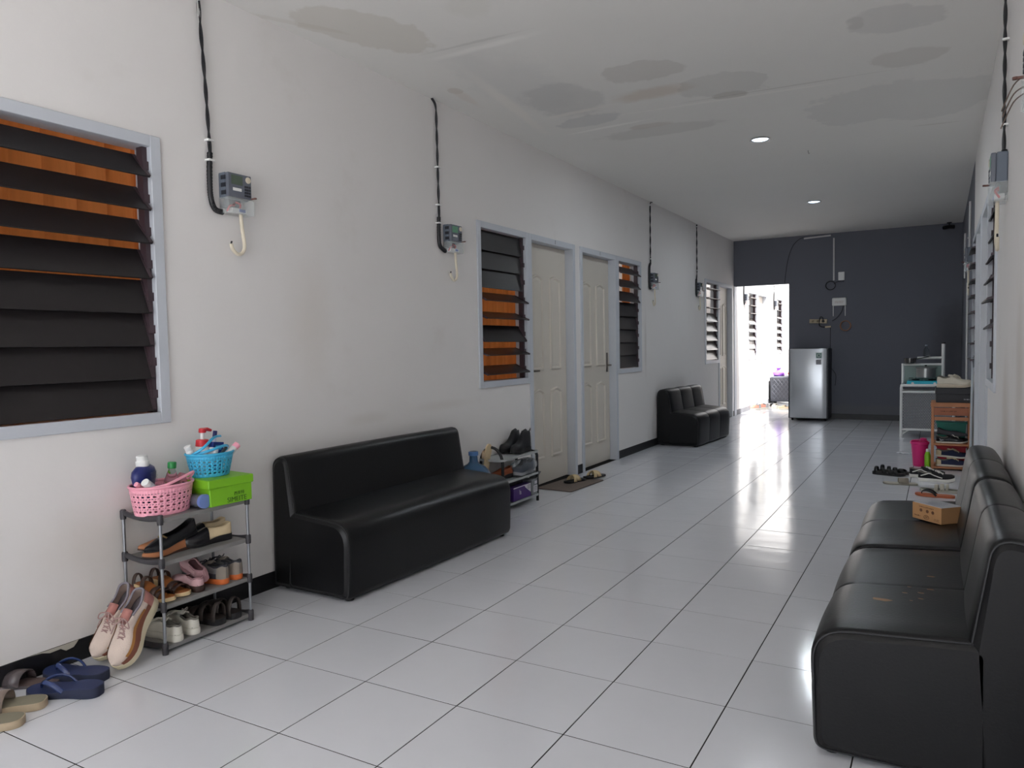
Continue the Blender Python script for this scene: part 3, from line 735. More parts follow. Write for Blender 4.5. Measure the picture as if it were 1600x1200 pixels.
MB().box((0,-.022,0),(.205,.035,.125)).build('router_body', m_white, t, bevel=.018, seg=3)
scribble('router_print', t, (0,-.0402,-.005), (R(90),0,0), .14, .045, 2, M('faded_red_print',(176,146,142),.6))
for x in (-.085,.085): MB().tube([(x,-.02,-.055),(x,-.02,-.22)], [.008,.006], 8).build('antenna', m_white, t, smooth=True)
MB().tube(smooth_pts([(.06,-.015,-.06),(.03,-.02,-.16),(-.04,-.016,-.25),(-.10,-.012,-.29)],5), .005, 6).build('lead', m_cable, t, smooth=True)
m_strip = M('aged_cream_plastic', (196,180,152), .5)
t = empty('power_strip', 'cream wall power strip with three sockets beside the router cables', 'power strip', (1.30,yb,1.52), (0,R(2),0))
MB().box((0,-.02,0),(.255,.04,.062)).build('strip_body', m_strip, t, bevel=.006)
for i in range(3):
    s = MB().lathe([(.022,0),(.022,.003),(.017,.0035),(.015,-.004)],18).build('socket', m_strip, t, loc=(-.075+i*.07,-.04,0), rot=(R(90),0,0))
MB().lathe([(.02,0),(.019,.03),(.011,.04)],14).build('plug', m_cable, t, loc=(.075,-.042,0), rot=(R(90),0,0))
MB().tube(smooth_pts([(.075,-.07,0),(.07,-.07,.05),(.03,-.05,.06),(.02,-.03,-.06),(.07,-.02,-.09),(.11,-.015,-.085)],5), .008, 6).build('lead', m_cable, t, smooth=True)
t = empty('plug_adapter', 'small cream inline adapter below the router', 'adapter', (1.44,yb,1.43), (0,R(-4),0))
MB().box((0,-.014,0),(.085,.026,.026)).build('adapter_body', m_strip, t, bevel=.005); MB().tube([(.04,-.014,0),(.05,-.014,-.004)], .006, 8).build('adapter_end', m_cable, t)
o = MB().tube(smooth_pts([(0,-.008,0),(.0,-.008,-.3),(.01,-.008,-.6),(.05,-.01,-.68),(.08,-.012,-.75),(.07,-.012,-.90)],6), .0045, 6).build('fridge_cable', m_cable, None, smooth=True)
wtag(o, 1.475, 1.42, 'black mains lead running down the grey wall behind the fridge', 'cable')
o = MB().tube(smooth_pts([(.30,-.007,.0),(.22,-.007,-.02),(.12,-.007,-.12),(.05,-.007,-.32),(.015,-.007,-.55),(0,-.007,-.70)],6), .0045, 6).build('cable_run', m_cable, None, smooth=True)
wtag(o, .80, 2.835, 'thin black cable curving down the grey wall to the doorway corner', 'cable')
t = empty('security_camera', 'small dark security camera under the ceiling in the far right corner', 'camera', (3.05,YB-.10,ZC))
MB().lathe([(.032,0),(.032,-.012),(.012,-.016),(.010,-.05)],14).build('mount', m_foot, t, smooth=True)
MB().tube([(.06,.02,-.065),(.0,0,-.062),(-.07,-.03,-.075)], .03, 14).build('housing', m_foot, t, smooth=True)
MB().tube([(-.07,-.03,-.075),(-.08,-.034,-.077)], .02, 14).build('lens', M('camera_lens',(14,14,18),.1), t, smooth=True)

# curtains behind the louvres
def curtain_mat():
    m = M('orange_curtain_cloth', (200,126,70), .9, var=.45, scale=1)  # stretched noise puts fold shading into the cloth colour
    nt = m.node_tree; mp = nt.nodes.new('ShaderNodeMapping'); mp.inputs['Scale'].default_value = (1,26,1.2); tc = [n for n in nt.nodes if n.type == 'TEX_COORD'][0]; nz = [n for n in nt.nodes if n.type == 'TEX_NOISE'][0]; nt.links.new(tc.outputs['Object'], mp.inputs[0]); nt.links.new(mp.outputs[0], nz.inputs['Vector']); p = nt.nodes['Principled BSDF']; out = nt.nodes['Material Output']
    tr = nt.nodes.new('ShaderNodeBsdfTranslucent'); tr.inputs[0].default_value = (*lin((206,124,64)),1)
    mx = nt.nodes.new('ShaderNodeMixShader'); mx.inputs[0].default_value = .35
    nt.links.new(p.outputs[0], mx.inputs[1]); nt.links.new(tr.outputs[0], mx.inputs[2]); nt.links.new(mx.outputs[0], out.inputs[0])
    return m
m_curt = curtain_mat()
def curtain(side, y0, y1, label, z0=.82, z1=2.22, x=-.115, pl=8):
    P = side_pt(side); n = int((y1-y0)/.012); mb = MB(); rows = 10; vs = []
    ph = random.random()*6
    for r in range(rows):
        z = z0+(z1-z0)*r/(rows-1)
        for i in range(n+1):
            s = y0+(y1-y0)*i/n; a = (i/n)*pl*math.pi*1.0+ph
            vs.append((-.030*abs(math.sin(a))**.6*(1+.2*math.sin(r*.5+i*.05)) , s-(y0+y1)/2, z-z0))
    mb.add(vs, [(r*(n+1)+i, r*(n+1)+i+1, (r+1)*(n+1)+i+1, (r+1)*(n+1)+i) for r in range(rows-1) for i in range(n)])
    t = empty('curtain', label, 'curtain', P(x,(y0+y1)/2,z0), group='orange curtains behind the louvres')
    mb.build('cloth', m_curt, t, smooth=False)
    MB().tube([(-.004,(y0-y1)/2-.02,z1-z0-.01),(-.004,0,z1-z0-.012),(-.004,(y1-y0)/2+.02,z1-z0-.01)], .005, 8).build('curtain_wire', m_chrome, t, smooth=True)
    for i in range(6): MB().tube([(-.004+.009*math.cos(a), (y0-y1)/2+.02+(y1-y0-.04)*i/5, z1-z0-.01+.009*math.sin(a)) for a in [2*math.pi*j/10 for j in range(10)]], .002, 5, closed=True).build('ring', m_chrome, t)
    return t
curtain('L', .02, 1.06, 'pleated orange curtain behind the large nearest louvre window', x=-.16)
curtain('L', 3.58, 4.37, 'orange curtain behind the louvre left of the first panelled door', x=-.16)
curtain('L', 6.78, 7.16, 'narrow orange curtain bunched behind the louvre right of the second panelled door', x=-.16, pl=5)
# ================================================================== SOFAS
sofa('long plain black sofa against the left wall beside the near shoe rack', 'black leatherette sofas', (.006,1.43,0), R(-1.4), 1.50, [], depth=.53, bt=.135, back_z=.69)
sofa('short black sofa with three ribbed sections against the left wall near the doorway', 'black leatherette sofas', (.004,7.38,0), R(-3.5), 1.2, [.4,.8], depth=.53, bt=.17, back_z=.68)
def rsofa(label, y1, cuts, ln, x=XR-.012):
    return sofa(label, 'black leatherette sofas', (x, y1, 0), R(180), ln, cuts, depth=.585, bt=.155, back_z=.70)
rs1 = rsofa('scuffed black sofa unit nearest the camera against the right wall', 2.06, [.52], 1.0)
rs2 = rsofa('black sofa unit on the right wall carrying the small parcel', 3.07, [.50], .99)
# worn spots on the nearest seat
m_scuff = M('exposed_tan_backing', (150,118,92), .8)
random.seed(3)
for (x, y, s) in ((2.80,1.30,.022),(2.86,1.40,.006),(2.905,1.42,.007),(2.93,1.47,.008),(2.87,1.47,.005),(2.905,1.36,.006),(2.93,1.62,.010),(2.88,1.33,.004)):
    p = [(s*(1+.5*random.random())*math.cos(a), s*.45*(1+.6*random.random())*math.sin(a), 0) for a in [2*math.pi*j/9 for j in range(9)]]
    o = MB().add(p, [tuple(range(9))]).build('worn_patch', m_scuff, rs1, solid=.0006, soff=0)
    o.location = Vector((XR-.012-x, 2.06-y, .4147 if x > 2.75 else .40)); 

# ================================================================== NEAR SHOE RACK (left wall)
m_tube = M('grey_steel_tube', (150,152,156), .35, metal=.7)
m_joint = M('dark_grey_plastic_joint', (58,56,60), .5)
m_shelf = M('grey_mesh_shelf', (128,126,124), .6, var=.1)
RX0, RX1, RY0, RY1 = .022, .262, .637, 1.067; RZ = (.03,.195,.372,.548)
t = empty('shoe_rack', 'four-tier grey tube shoe rack with black joints beside the long sofa', 'shoe rack', (RX0,RY0,0))
w, l = RX1-RX0, RY1-RY0
for x in (0,w):
    for y in (0,l):
        MB().tube([(x,y,.0),(x,y,.3),(x,y,.55)], .0065, 10).build('post', m_tube, t, smooth=True)
        for z in RZ: MB().lathe([(.0115,-.022),(.0125,-.012),(.0125,.014),(.009,.018)], 10, (x,y,z)).build('joint', m_joint, t, smooth=True)
        MB().lathe([(.012,0),(.0125,.02),(.009,.024)], 10, (x,y,0)).build('foot', m_joint, t, smooth=True)
for z in RZ:
    for y in (0,l):
        pts = smooth_pts([(0,y,z+.006),(w*.25,y,z-.003),(w*.5,y,z-.006),(w*.75,y,z-.003),(w,y,z+.006)],4)
        MB().tube(pts, .0085, 8, flat=1.4).build('end_bar', m_joint, t, smooth=True)
    mb = MB()
    for x in (.03, w*.5, w-.03): mb.tube([(x,0,z-.004),(x,l/2,z-.006),(x,l,z-.004)], .0045, 8)
    sh = mb.build('shelf_rods', m_tube, t, smooth=True)
    MB().lohi((.004,.006,z-.003),(w-.004,l-.006,z+.0015)).lohi((w-.006,.008,z-.016),(w-.002,l-.008,z)).build('shelf', m_shelf, t)

# ---- baskets
def basket(name, label, loc, rotz, mat, r0, r1, sy, h, nh, handle):
    t = empty(name, label, 'basket', loc, (0,0,rotz)); n = nh*4
    hs = [0,.012]; holes = []
    rowsn = 4; zz = .016; step = (h-.034)/rowsn
    levels = [0.0]
    for k in range(rowsn):
        levels += [.014+k*step, .014+k*step+step*.34, .014+k*step+step*.62, .014+k*step+step*.76]
    levels += [h-.006]
    V = []; F = []
    for z in levels:
        r = r0+(r1-r0)*(z/h)**.9
        for j in range(n):
            a = 2*math.pi*j/n; V.append((r*sy*math.cos(a), r*math.sin(a), z))
    for i in range(len(levels)-1):
        kind = 'solid'
        if i >= 1:
            q = (i-1) % 4; kind = 'big' if q == 0 else ('small' if q == 2 else 'solid')
        if i == len(levels)-2: kind = 'solid'
        for j in range(n):
            if kind == 'big' and j % 4 in (1,2): continue
            if kind == 'small' and j % 2 == 0: continue
            k = (j+1) % n; F.append((i*n+j, i*n+k, (i+1)*n+k, (i+1)*n+j))
    F.append(tuple(range(n)))
    MB().add(V, F).build('basket_wall', mat, t, smooth=True, solid=.0025, soff=0)
    MB().tube([(r1*sy*math.cos(a), r1*math.sin(a), h-.002) for a in [2*math.pi*j/40 for j in range(40)]], .0055, 8, closed=True).build('rim', mat, t, smooth=True)
    for pts in handle: MB().tube(smooth_pts(pts,7), .004, 8, flat=1.5).build('handle', mat, t, smooth=True)
    return t
m_pink = M('pink_plastic', (240,164,182), .4, var=.03); m_cyan = M('sky_blue_plastic', (66,172,214), .4, var=.03)
ZT = RZ[3]+.0035
bx, by = .140, .735
basket('pink_basket', 'pink perforated plastic basket of toiletries on the shoe rack', (bx,by,ZT), 0, m_pink, .110, .130, .80, .118, 30,
       [[(-.02,-.128,.108),(.085,-.06,.12),(.09,.04,.145),(.075,.10,.155),(-.0,.128,.112)]])
def bottle(name, label, cat, loc, rot, prof, mat, cap=None, capm=None, sx=1, sy=1, extra=None, n=18):
    t = empty(name, label, cat, loc, rot)
    MB().lathe(prof, n, sx=sx, sy=sy).build('bottle_body', mat, t, smooth=True)
    if cap: MB().lathe(cap, n).build('cap', capm, t, smooth=True)
    if extra: extra(t)
    return t
m_navy = M('navy_plastic_pouch', (34,42,104), .3, var=.15); m_greenc = M('green_cap', (40,128,66), .4)
m_pet = M('clear_pet', (225,232,230), .08, trans=1, var=0, ior=1.2)
m_print = M('silver_print', (128,128,140), .5)
def navy_extra(t):
    scribble('print', t, (.0368,.012,.135), (R(90),0,R(90)), .05, .05, 8, m_print)
bottle('refill_pouch', 'navy blue pouch bottle with white cap in the pink basket', 'bottle', (.105,.690,ZT+.012), (R(6),0,R(25)),
       [(.03,.0),(.038,.02),(.046,.09),(.058,.125),(.062,.15),(.056,.17),(.035,.186),(.022,.19)], m_navy,
       [(.023,.185),(.026,.19),(.026,.206),(.022,.21),(.022,.226),(.018,.23)], m_white, .6, 1.12, navy_extra)
bottle('water_bottle', 'clear plastic bottle with green cap in the pink basket', 'bottle', (.15,.768,ZT+.012), (R(-4),0,0),
       [(.030,0),(.032,.01),(.032,.09),(.030,.11),(.020,.14),(.013,.158),(.013,.168)], m_pet, [(.0165,.162),(.0175,.166),(.0175,.186),(.015,.189)], m_greenc)
def tube_item(name, label, cat, loc, rot, ln, r, mat, capm):
    t = empty(name, label, cat, loc, rot)
    MB().lathe([(r*.95,0),(r,.01),(r,ln*.7),(r*.9,ln*.78)],14).build('tube_body', mat, t, smooth=True)
    MB().lathe([(r*.92,ln*.78),(r*.96,ln*.8),(r*.92,ln),(r*.7,ln*1.01)],14).build('cap', capm, t, smooth=True); return t
m_pale = M('pale_grey_tube', (198,202,208), .4); m_rose = M('dusty_rose_plastic', (206,136,146), .4)
tube_item('face_wash_tube', 'white capped tube leaning out of the pink basket', 'tube', (.175,.690,ZT+.088), (R(50),0,R(14)), .085, .018, m_pale, m_white)
tube_item('lotion_tube', 'small pink tube poking over the left rim of the pink basket', 'tube', (.150,.668,ZT+.098), (R(58),0,R(8)), .07, .011, m_rose, m_pink)
t = empty('wipes_packet', 'crumpled pink and dark packet at the right of the pink basket', 'packet', (.13,.825,ZT+.06), (R(-18),0,R(20)))
MB().loft([[(a*s,b*s2,z) for a,b in ((-.02,-.03),(.02,-.03),(.022,.03),(-.02,.03))] for s,s2,z in ((1,1,0),(1.1,1.0,.03),(.8,.75,.06),(.2,.5,.085))]).build('packet_body', m_rose, t, smooth=True)
MB().lohi((.018,-.02,.005),(.026,.03,.045)).build('dark_flap', M('dark_wrapper',(44,40,52),.4), t)
tube_item('hair_serum_bottle', 'small dark bottle half hidden in the pink basket', 'bottle', (.17,.80,ZT+.035), (R(-20),R(10),0), .075, .016, M('amber_dark',(52,36,30),.25), M('dark_cap',(28,26,28),.4))
# green shoe box
m_green = M('lime_green_card', (122,184,36), .45, var=.05); m_greend = M('dark_green_print', (52,92,22), .6)
GX0, GX1, GY0, GY1 = .045, .285, .865, 1.085
t = empty('shoe_box', 'lime green cardboard shoe box with loose lid on the shoe rack', 'box', ((GX0+GX1)/2,(GY0+GY1)/2,ZT), (0,0,R(-3)))
a, b = (GX1-GX0)/2, (GY1-GY0)/2
MB().loft([[(-a*.97,-b*.93,0),(a*.97,-b*.93,0),(a*.97,b*.97,0),(-a*.97,b*.97,0)],[(-a*.97,-b*.97,.095),(a*.97,-b*.97,.095),(a*.97,b*.97,.095),(-a*.97,b*.97,.095)]]).build('box_body', m_green, t, bevel=.002, seg=1)
MB().loft([[(-a-.002,-b-.006,.074),(a+.004,-b-.006,.078),(a+.004,b+.003,.078),(-a-.002,b+.003,.074)],[(-a-.002,-b-.006,.118),(a+.004,-b-.006,.116),(a+.004,b+.003,.114),(-a-.002,b+.003,.116)]]).build('box_lid', m_green, t, bevel=.003, seg=1)
text('box_print', 'SIMEITE', .030, m_greend, t, (a*.97+.0008,.028,.016), (R(90),0,R(90)))
text('box_print_small', '西美特', .018, m_greend, t, (a*.97+.0008,.04,.040), (R(90),0,R(90)))
ZG = ZT+.118
basket('blue_basket', 'sky blue perforated basket of toiletries on the lime green box', (.155,.965,ZG), 0, m_cyan, .082, .104, .85, .100, 26,
       [[(.0,-.10,.094),(.05,-.07,.13),(.03,.0,.165),(.0,.06,.165)], [(.0,-.10,.094),(.06,-.05,.115),(.06,.03,.128),(.03,.075,.118)]])
m_bwhite = M('white_bottle_plastic', (222,222,220), .35)
def pump(t):
    MB().lathe([(.027,.122),(.029,.124),(.027,.150),(.02,.153)],16).build('collar_band', m_red, t, smooth=True)
    MB().lathe([(.009,.153),(.009,.185)],10).build('pump_stem', m_bwhite, t, smooth=True)
    MB().lathe([(.014,.182),(.016,.186),(.015,.2),(.006,.203)],14).tube([(0,0,.194),(.0,.025,.196),(0,.045,.190)], [.009,.008,.006], 8).build('pump_head', m_red, t, smooth=True)
bottle('pump_bottle', 'white pump bottle with red pump head in the blue basket', 'bottle', (.125,.945,ZG+.004), (R(-3),0,0), [(.033,0),(.035,.01),(.035,.10),(.026,.122)], m_bwhite, None, None, extra=pump)
t = empty('soap_box', 'flat dark blue carton standing in the blue basket', 'carton', (.14,1.0,ZG+.004), (R(-8),0,R(12))); MB().lohi((-.012,-.035,0),(.012,.035,.135)).build('carton_body', M('royal_blue_card',(38,62,140),.5), t, bevel=.002); MB().lohi((.012,-.02,.1),(.0125,.02,.12)).build('carton_label', m_cyan, t)
tube_item('cream_tube', 'white tube lying at the left of the blue basket', 'tube', (.14,.90,ZG+.06), (R(25),R(0),0), .085, .016, m_bwhite, m_white)
tube_item('roll_on', 'short white jar between the handles of the blue basket', 'jar', (.20,.935,ZG+.055), (R(-15),0,0), .07, .021, m_bwhite, m_white)
tube_item('toothpaste', 'white tube with pink cap leaning right out of the blue basket', 'tube', (.185,1.005,ZG+.06), (R(-52),0,R(-8)), .10, .017, m_bwhite, m_pink)
tube_item('razor_box', 'small white stick with dark blue label above the blue basket', 'stick', (.10,1.02,ZG+.06), (R(-10),0,0), .125, .010, M('white_blue',(196,198,214),.4), m_navy)
tube_item('dark_comb', 'dark grey handle among the tubes of the blue basket', 'handle', (.17,.985,ZG+.06), (R(-40),R(12),0), .085, .007, M('grey_rubber',(70,74,80),.5), M('grey_rubber2',(54,56,62),.5))
t = empty('lying_bottle', 'clear bottle with blue lid lying between pink basket and green box', 'bottle', (.075,.872,ZT+.029), (0,R(90),0))
t.location = (.10,.826,ZT+.0305)
MB().lathe([(.022,0),(.028,.008),(.028,.135)],20).build('bottle_body', M('lilac_clear',(206,208,232),.12,trans=.8,var=0), t, smooth=True)
MB().lathe([(.0295,.132),(.030,.136),(.030,.148),(.024,.150)],20).build('bottle_lid', M('periwinkle_plastic',(112,134,190),.35), t, smooth=True)
t.location = (.12,.846,ZT+.0305)

# ---- shoes on the near rack
m_blkl = M('black_shoe_leather', (26,26,30), .25, var=.15); m_blks = M('black_rubber_sole', (30,29,31), .6)
m_tan = M('tan_leather', (172,112,74), .5); m_tans = M('dark_tan_edge', (72,50,40), .6); m_creaml = M('cream_leather', (216,194,156), .45)
m_gold = M('gold_buckle', (190,160,110), .3, metal=.8)
Z2, Z3, Z4 = RZ[2]+.002, RZ[1]+.002, RZ[0]+.002
toN = R(-90)   # toe towards the camera end of the wall (-y)
RK = 'shoes on the near shoe rack'
s, sh, tp = shoe('loafer', 'black leather loafer with gold buckle lying on the tan flats', 'shoe', (.150,.885,Z2+.060), (0,R(9),toN+R(4)), .265,.088,'flat', m_blkl, m_blks, m_blkl, side=1, group=RK)
x, y, z = tp(.63,1.0); MB().tube([(x,-.025,z-.004),(x,0,z+.003),(x,.025,z-.004)], .004, 6).build('buckle', m_gold, s, smooth=True)
shoe('ballet_flat', 'tan leather flat shoe at the front of the second tier', 'shoe', (.150,.878,Z2), (0,0,toN+R(3)), .265,.090,'flat', m_tan, m_tans, m_tans, side=1, group=RK)
shoe('ballet_flat', 'tan leather flat shoe half hidden behind its mate on the second tier', 'shoe', (.065,.945,Z2), (0,0,toN-R(3)), .265,.090,'flat', m_tan, m_tans, m_tans, side=-1, group=RK)
s, sh, tp = shoe('slip_on', 'cream and black slip-on shoe in front at the right of the second tier', 'shoe', (.190,1.035,Z2), (0,0,toN-R(10)), .235,.088,'slipon', m_creaml, m_blks, m_tans, side=1, group=RK); sh(.5,1,0,6,'toe_cap',m_blkl)
s, sh, tp = shoe('slip_on', 'cream and black slip-on shoe at the far right end of the second tier', 'shoe', (.090,1.085,Z2), (0,0,toN-R(6)), .235,.088,'slipon', m_creaml, m_blks, m_tans, side=-1, group=RK); sh(.5,1,0,6,'toe_cap',m_blkl)
m_wedge = M('cream_wedge', (214,190,146), .6); m_orange = M('orange_tan_leather', (178,112,62), .5); m_dkb = M('dark_brown_leather', (62,44,38), .5)
for (x,y,rz,sd,lab) in ((.172,.674,R(56),1,'cream wedge sandal with tan footbed at the left front of the third tier'),(.168,.752,R(58),-1,'cream wedge sandal with dark straps behind its mate on the third tier')):
    slab_sandal('wedge_sandal', lab, 'sandal', (x-.14,y,Z3), (0,0,rz-R(60)+R(8)), .215,.082,.055,.016, m_wedge, m_orange, [(.30,.34,.022,.055),(.60,.62,.03,.04),(.78,.74,.022,.034),(.06,.06,.018,.06)], m_dkb, sd, RK, wedge=True)
m_rose2 = M('dusty_pink_cloth', (204,164,166), .85, bump=.3); m_mauve = M('mauve_cloth', (168,128,132), .85)
shoe('cloth_slipper', 'crumpled pink cloth slipper in the middle of the third tier', 'slipper', (.245,.828,Z3), (0,0,R(176)), .19,.080,'low', m_rose2, m_dkb, m_mauve, side=1, group=RK)
shoe('cloth_slipper', 'mauve pink cloth shoe tipped up on its mate on the third tier', 'slipper', (.225,.868,Z3+.03), (R(-20),R(-16),R(170)), .20,.080,'low', m_rose2, m_mauve, m_mauve, accent=m_mauve, side=-1, group=RK)
m_gm = M('grey_mesh', (122,120,120), .8, bump=.2); m_gd = M('charcoal_mesh', (58,58,64), .7); m_osole = M('orange_sole', (206,106,52), .55); m_taupe = M('taupe_suede', (140,130,120), .8)
shoe('running_shoe', 'grey running shoe with orange sole, left of its pair on the third tier', 'shoe', (.252,.955,Z3), (0,0,R(190)), .235,.088,'sneaker', m_gm, m_osole, m_gd, m_gd, m_taupe, m_gd, 1, RK, heel=.026, toe=.018)
shoe('running_shoe', 'grey running shoe with orange sole at the far right of the third tier', 'shoe', (.250,1.03,Z3), (0,0,R(188)), .235,.088,'sneaker', m_gm, m_osole, m_gd, m_gd, m_taupe, m_gd, -1, RK, heel=.026, toe=.018)
m_wcan = M('white_canvas', (212,208,196), .7); m_wsol = M('white_rubber', (214,210,198), .6); m_gin = M('grey_lining', (110,106,98), .8)
shoe('white_sneaker', 'white sneaker with heel to the corridor at the left of the bottom tier', 'shoe', (.268,.70,Z4), (0,0,R(176)), .235,.088,'low', m_wcan, m_wsol, m_gin, m_wcan, None, None, 1, RK)
shoe('white_sneaker', 'white sneaker with heel to the corridor, right of its mate on the bottom tier', 'shoe', (.262,.785,Z4), (0,0,R(172)), .235,.088,'low', m_wcan, m_wsol, m_gin, m_wcan, None, None, -1, RK)
m_bsand = M('brown_black_strap', (54,46,42), .6); m_bone = M('bone_edge', (170,156,132), .6)
for (y, sd, lab) in ((.915,1,'dark strappy sandal in the middle of the bottom tier'),(1.0,-1,'dark strappy sandal at the right of the bottom tier')):
    slab_sandal('strap_sandal', lab, 'sandal', (.265,y,Z4), (0,0,R(188)), .235,.090,.026,.020, m_blks, m_bsand, [(.62,.60,.035,.05),(.40,.46,.028,.06),(.80,.76,.028,.04),(.10,.12,.022,.075)], m_bsand, sd, RK)
# leaning sneakers
m_bei = M('beige_mesh', (206,188,176), .8, bump=.25, bscale=220); m_ros = M('rose_suede', (176,120,112), .8); m_cso = M('cream_midsole', (222,210,178), .6); m_rust = M('rust_brown_trim', (132,78,58), .6); m_lil = M('grey_lilac_lining', (126,120,128), .85)
m_mlace = M('mauve_lace', (164,134,130), .8)
m_ochre = M('ochre_suede', (168,116,62), .8)
LS = 'beige sneakers leaning on the rack'
for (x,y,sd,rz,lab) in ((.238,.445,1,R(97),'beige and rust chunky sneaker leaning nose down against the rack, front of its pair'),(.118,.460,-1,R(95),'beige and rust chunky sneaker leaning nose down, nearer the wall')):
    e = empty('chunky_sneaker', lab, 'shoe', (0,0,0), (0,0,0), LS); bpy.data.objects.remove(e)
    s, sh, tp = shoe('chunky_sneaker', lab, 'shoe', (0,0,0), (0,0,0), .285,.115,'sneaker', m_bei, m_cso, m_lil, m_mlace, m_ros, m_rust, sd, LS, heel=.054, toe=.034)
    sh(.17,.86,2,3,'ochre_line',m_ochre,.0032)
    # toe on the floor, heel up against the rack, sole towards the rack
    th = R(50); d = Vector((math.cos(rz), math.sin(rz), 0))        # horizontal direction toe -> heel
    xaxis = -(d*math.cos(th)+Vector((0,0,1))*math.sin(th))          # heel -> toe (downwards)
    zaxis = (-d*math.sin(th)+Vector((0,0,1))*math.cos(th))          # away from the sole
    q_ = Matrix.Rotation(R(-16), 3, xaxis); zaxis = q_ @ zaxis; yaxis = zaxis.cross(xaxis)
    mt = Matrix((xaxis, yaxis, zaxis)).transposed().to_4x4(); mt.translation = Vector((x,y,.012)) - xaxis*.285 - zaxis*.012
    s.matrix_world = mt
# flip-flops and slippers on the floor by the wall
m_ff = M('navy_rubber', (30,44,86), .55, var=.1); m_ffs = M('navy_rubber_side', (40,46,68), .7); m_ffst = M('glossy_navy_strap', (46,60,104), .25)
slab_sandal('flip_flop', 'navy blue flip-flop in front on the tiles, below the window', 'flip-flop', (.372,.305,0), (0,0,R(205)), .265,.105,.034,.022, m_ffs, m_ff, (), m_ffst, 1, 'navy flip-flops', True, m_ffst)
slab_sandal('flip_flop', 'navy blue flip-flop behind its mate, touching the leaning sneaker', 'flip-flop', (.272,.385,0), (0,0,R(198)), .265,.105,.034,.022, m_ffs, m_ff, (), m_ffst, -1, 'navy flip-flops', True, m_ffst)
m_jelly = M('smoky_jelly', (120,110,112), .2, trans=.5, var=.05)
slab_sandal('jelly_sandal', 'smoky translucent sandal tucked behind the navy flip-flops', 'sandal', (.150,.275,0), (0,0,R(208)), .235,.09,.012,.010, m_jelly, M('brownish_sole',(96,80,76),.6), [(.62,.58,.06,.05)], m_jelly, 1)
m_oli = M('olive_footbed', (128,122,104), .7); m_olis = M('beige_welt', (176,158,132), .6)
slab_sandal('olive_slipper', 'olive slipper with clear band, upper one at the left picture edge', 'slipper', (.282,.165,0), (0,0,R(222)), .25,.10,.026,.020, m_olis, m_oli, [(.62,.60,.075,.055)], M('clear_band',(206,186,172),.15,trans=.6), 1)
slab_sandal('olive_slipper', 'olive slipper cut off by the left picture edge, nearest the camera', 'slipper', (.345,.060,0), (0,0,R(222)), .25,.10,.026,.020, m_olis, m_oli, [(.62,.60,.075,.055)], M('clear_band',(206,186,172),.15,trans=.6), -1)

# ================================================================== SECOND RACK, JUG, MAT (left wall)
m_jug = M('blue_jug_plastic', (86,128,170), .15, trans=.55, var=.05, ior=1.3)
t = empty('water_jug', 'blue refillable water jug between the long sofa and the small rack', 'jug', (.150,3.115,0))
MB().lathe([(.11,0),(.125,.012),(.128,.06),(.122,.075),(.128,.09),(.128,.14),(.122,.152),(.128,.165),(.128,.23),(.122,.245),(.128,.26),(.128,.30),(.115,.345),(.080,.385),(.042,.405),(.030,.42),(.028,.465),(.031,.47),(.031,.488),(.026,.49)], 28).build('jug_body', m_jug, t, smooth=True)
MB().loft([[(r*math.cos(a), r*math.sin(a), z) for a in [2*math.pi*j/20 for j in range(20)]] for r, z in ((.0315,.462),(.0345,.464),(.0345,.488),(.028,.491))], cap=False).build('neck_ring', M('blue_neck',(70,110,160),.3), t, smooth=True)
KX0, KX1, KY0, KY1 = .03, .215, 3.40, 3.93
t = empty('shoe_rack', 'small grey plastic rack with black arched ends beside the first door', 'shoe rack', (KX0,KY0,0)); w, l = KX1-KX0, KY1-KY0
for y in (0,l):
    top = .425 if y == 0 else .40
    pts = [(0,y,.0),(0,y,.2),(0,y,.36)]+[(w/2+w/2*math.cos(R(a)),y,.36+(.12 if y == 0 else .035)*math.sin(R(a))) for a in range(170,0,-14)]+[(w,y,.36),(w,y,.2),(w,y,0)]
    MB().tube(pts, .011, 10).build('end_frame', m_foot, t, smooth=True)
m_gsh = M('light_grey_plastic_shelf', (162,166,166), .5)
for z in (.055,.225,.392):
    poly = rounded([(-.012,-.03),(w+.012,-.03),(w+.012,l+.03),(-.012,l+.03)], [.05]*4, 5)
    MB().loft([[(p.x,p.y,z-.012) for p in poly],[(p.x,p.y,z+.004) for p in poly],[(p.x,p.y,z+.004) for p in inset(poly,.006)],[(p.x,p.y,z-.002) for p in inset(poly,.01)]]).build('shelf', m_gsh, t)
m_boot = M('black_boot_leather', (24,24,28), .5)
s, sh, tp = shoe('ankle_boot', 'black ankle boot nearer the corridor on top of the small rack', 'boot', (.168,3.90,.397), (0,0,R(-96)), .25,.095,'boot', m_boot, m_blks, m_boot, m_blkl, None, None, 1, 'black boots on the small rack')
MB().tube([(.004,0,.155),(-.014,0,.172),(-.012,0,.155)], .004, 6).build('pull_loop', m_blkl, s, smooth=True)
s, sh, tp = shoe('ankle_boot', 'black ankle boot nearer the wall on top of the small rack', 'boot', (.066,3.905,.397), (0,0,R(-92)), .25,.095,'boot', m_boot, m_blks, m_boot, m_blkl, None, None, -1, 'black boots on the small rack')
slab_sandal('cream_slipper', 'cream slipper standing on end against the wall behind the black arch', 'slipper', (.10,3.365,.30), (0,R(-82),R(0)), .21,.08,.012,.012, m_creaml, m_creaml, [(.62,.60,.05,.04)], M('pale_peach_strap',(206,180,150),.6), 1)
m_bag = M('clear_bag_film', (214,220,226), .12, trans=.85, var=.1, alpha=.75, ior=1.1)
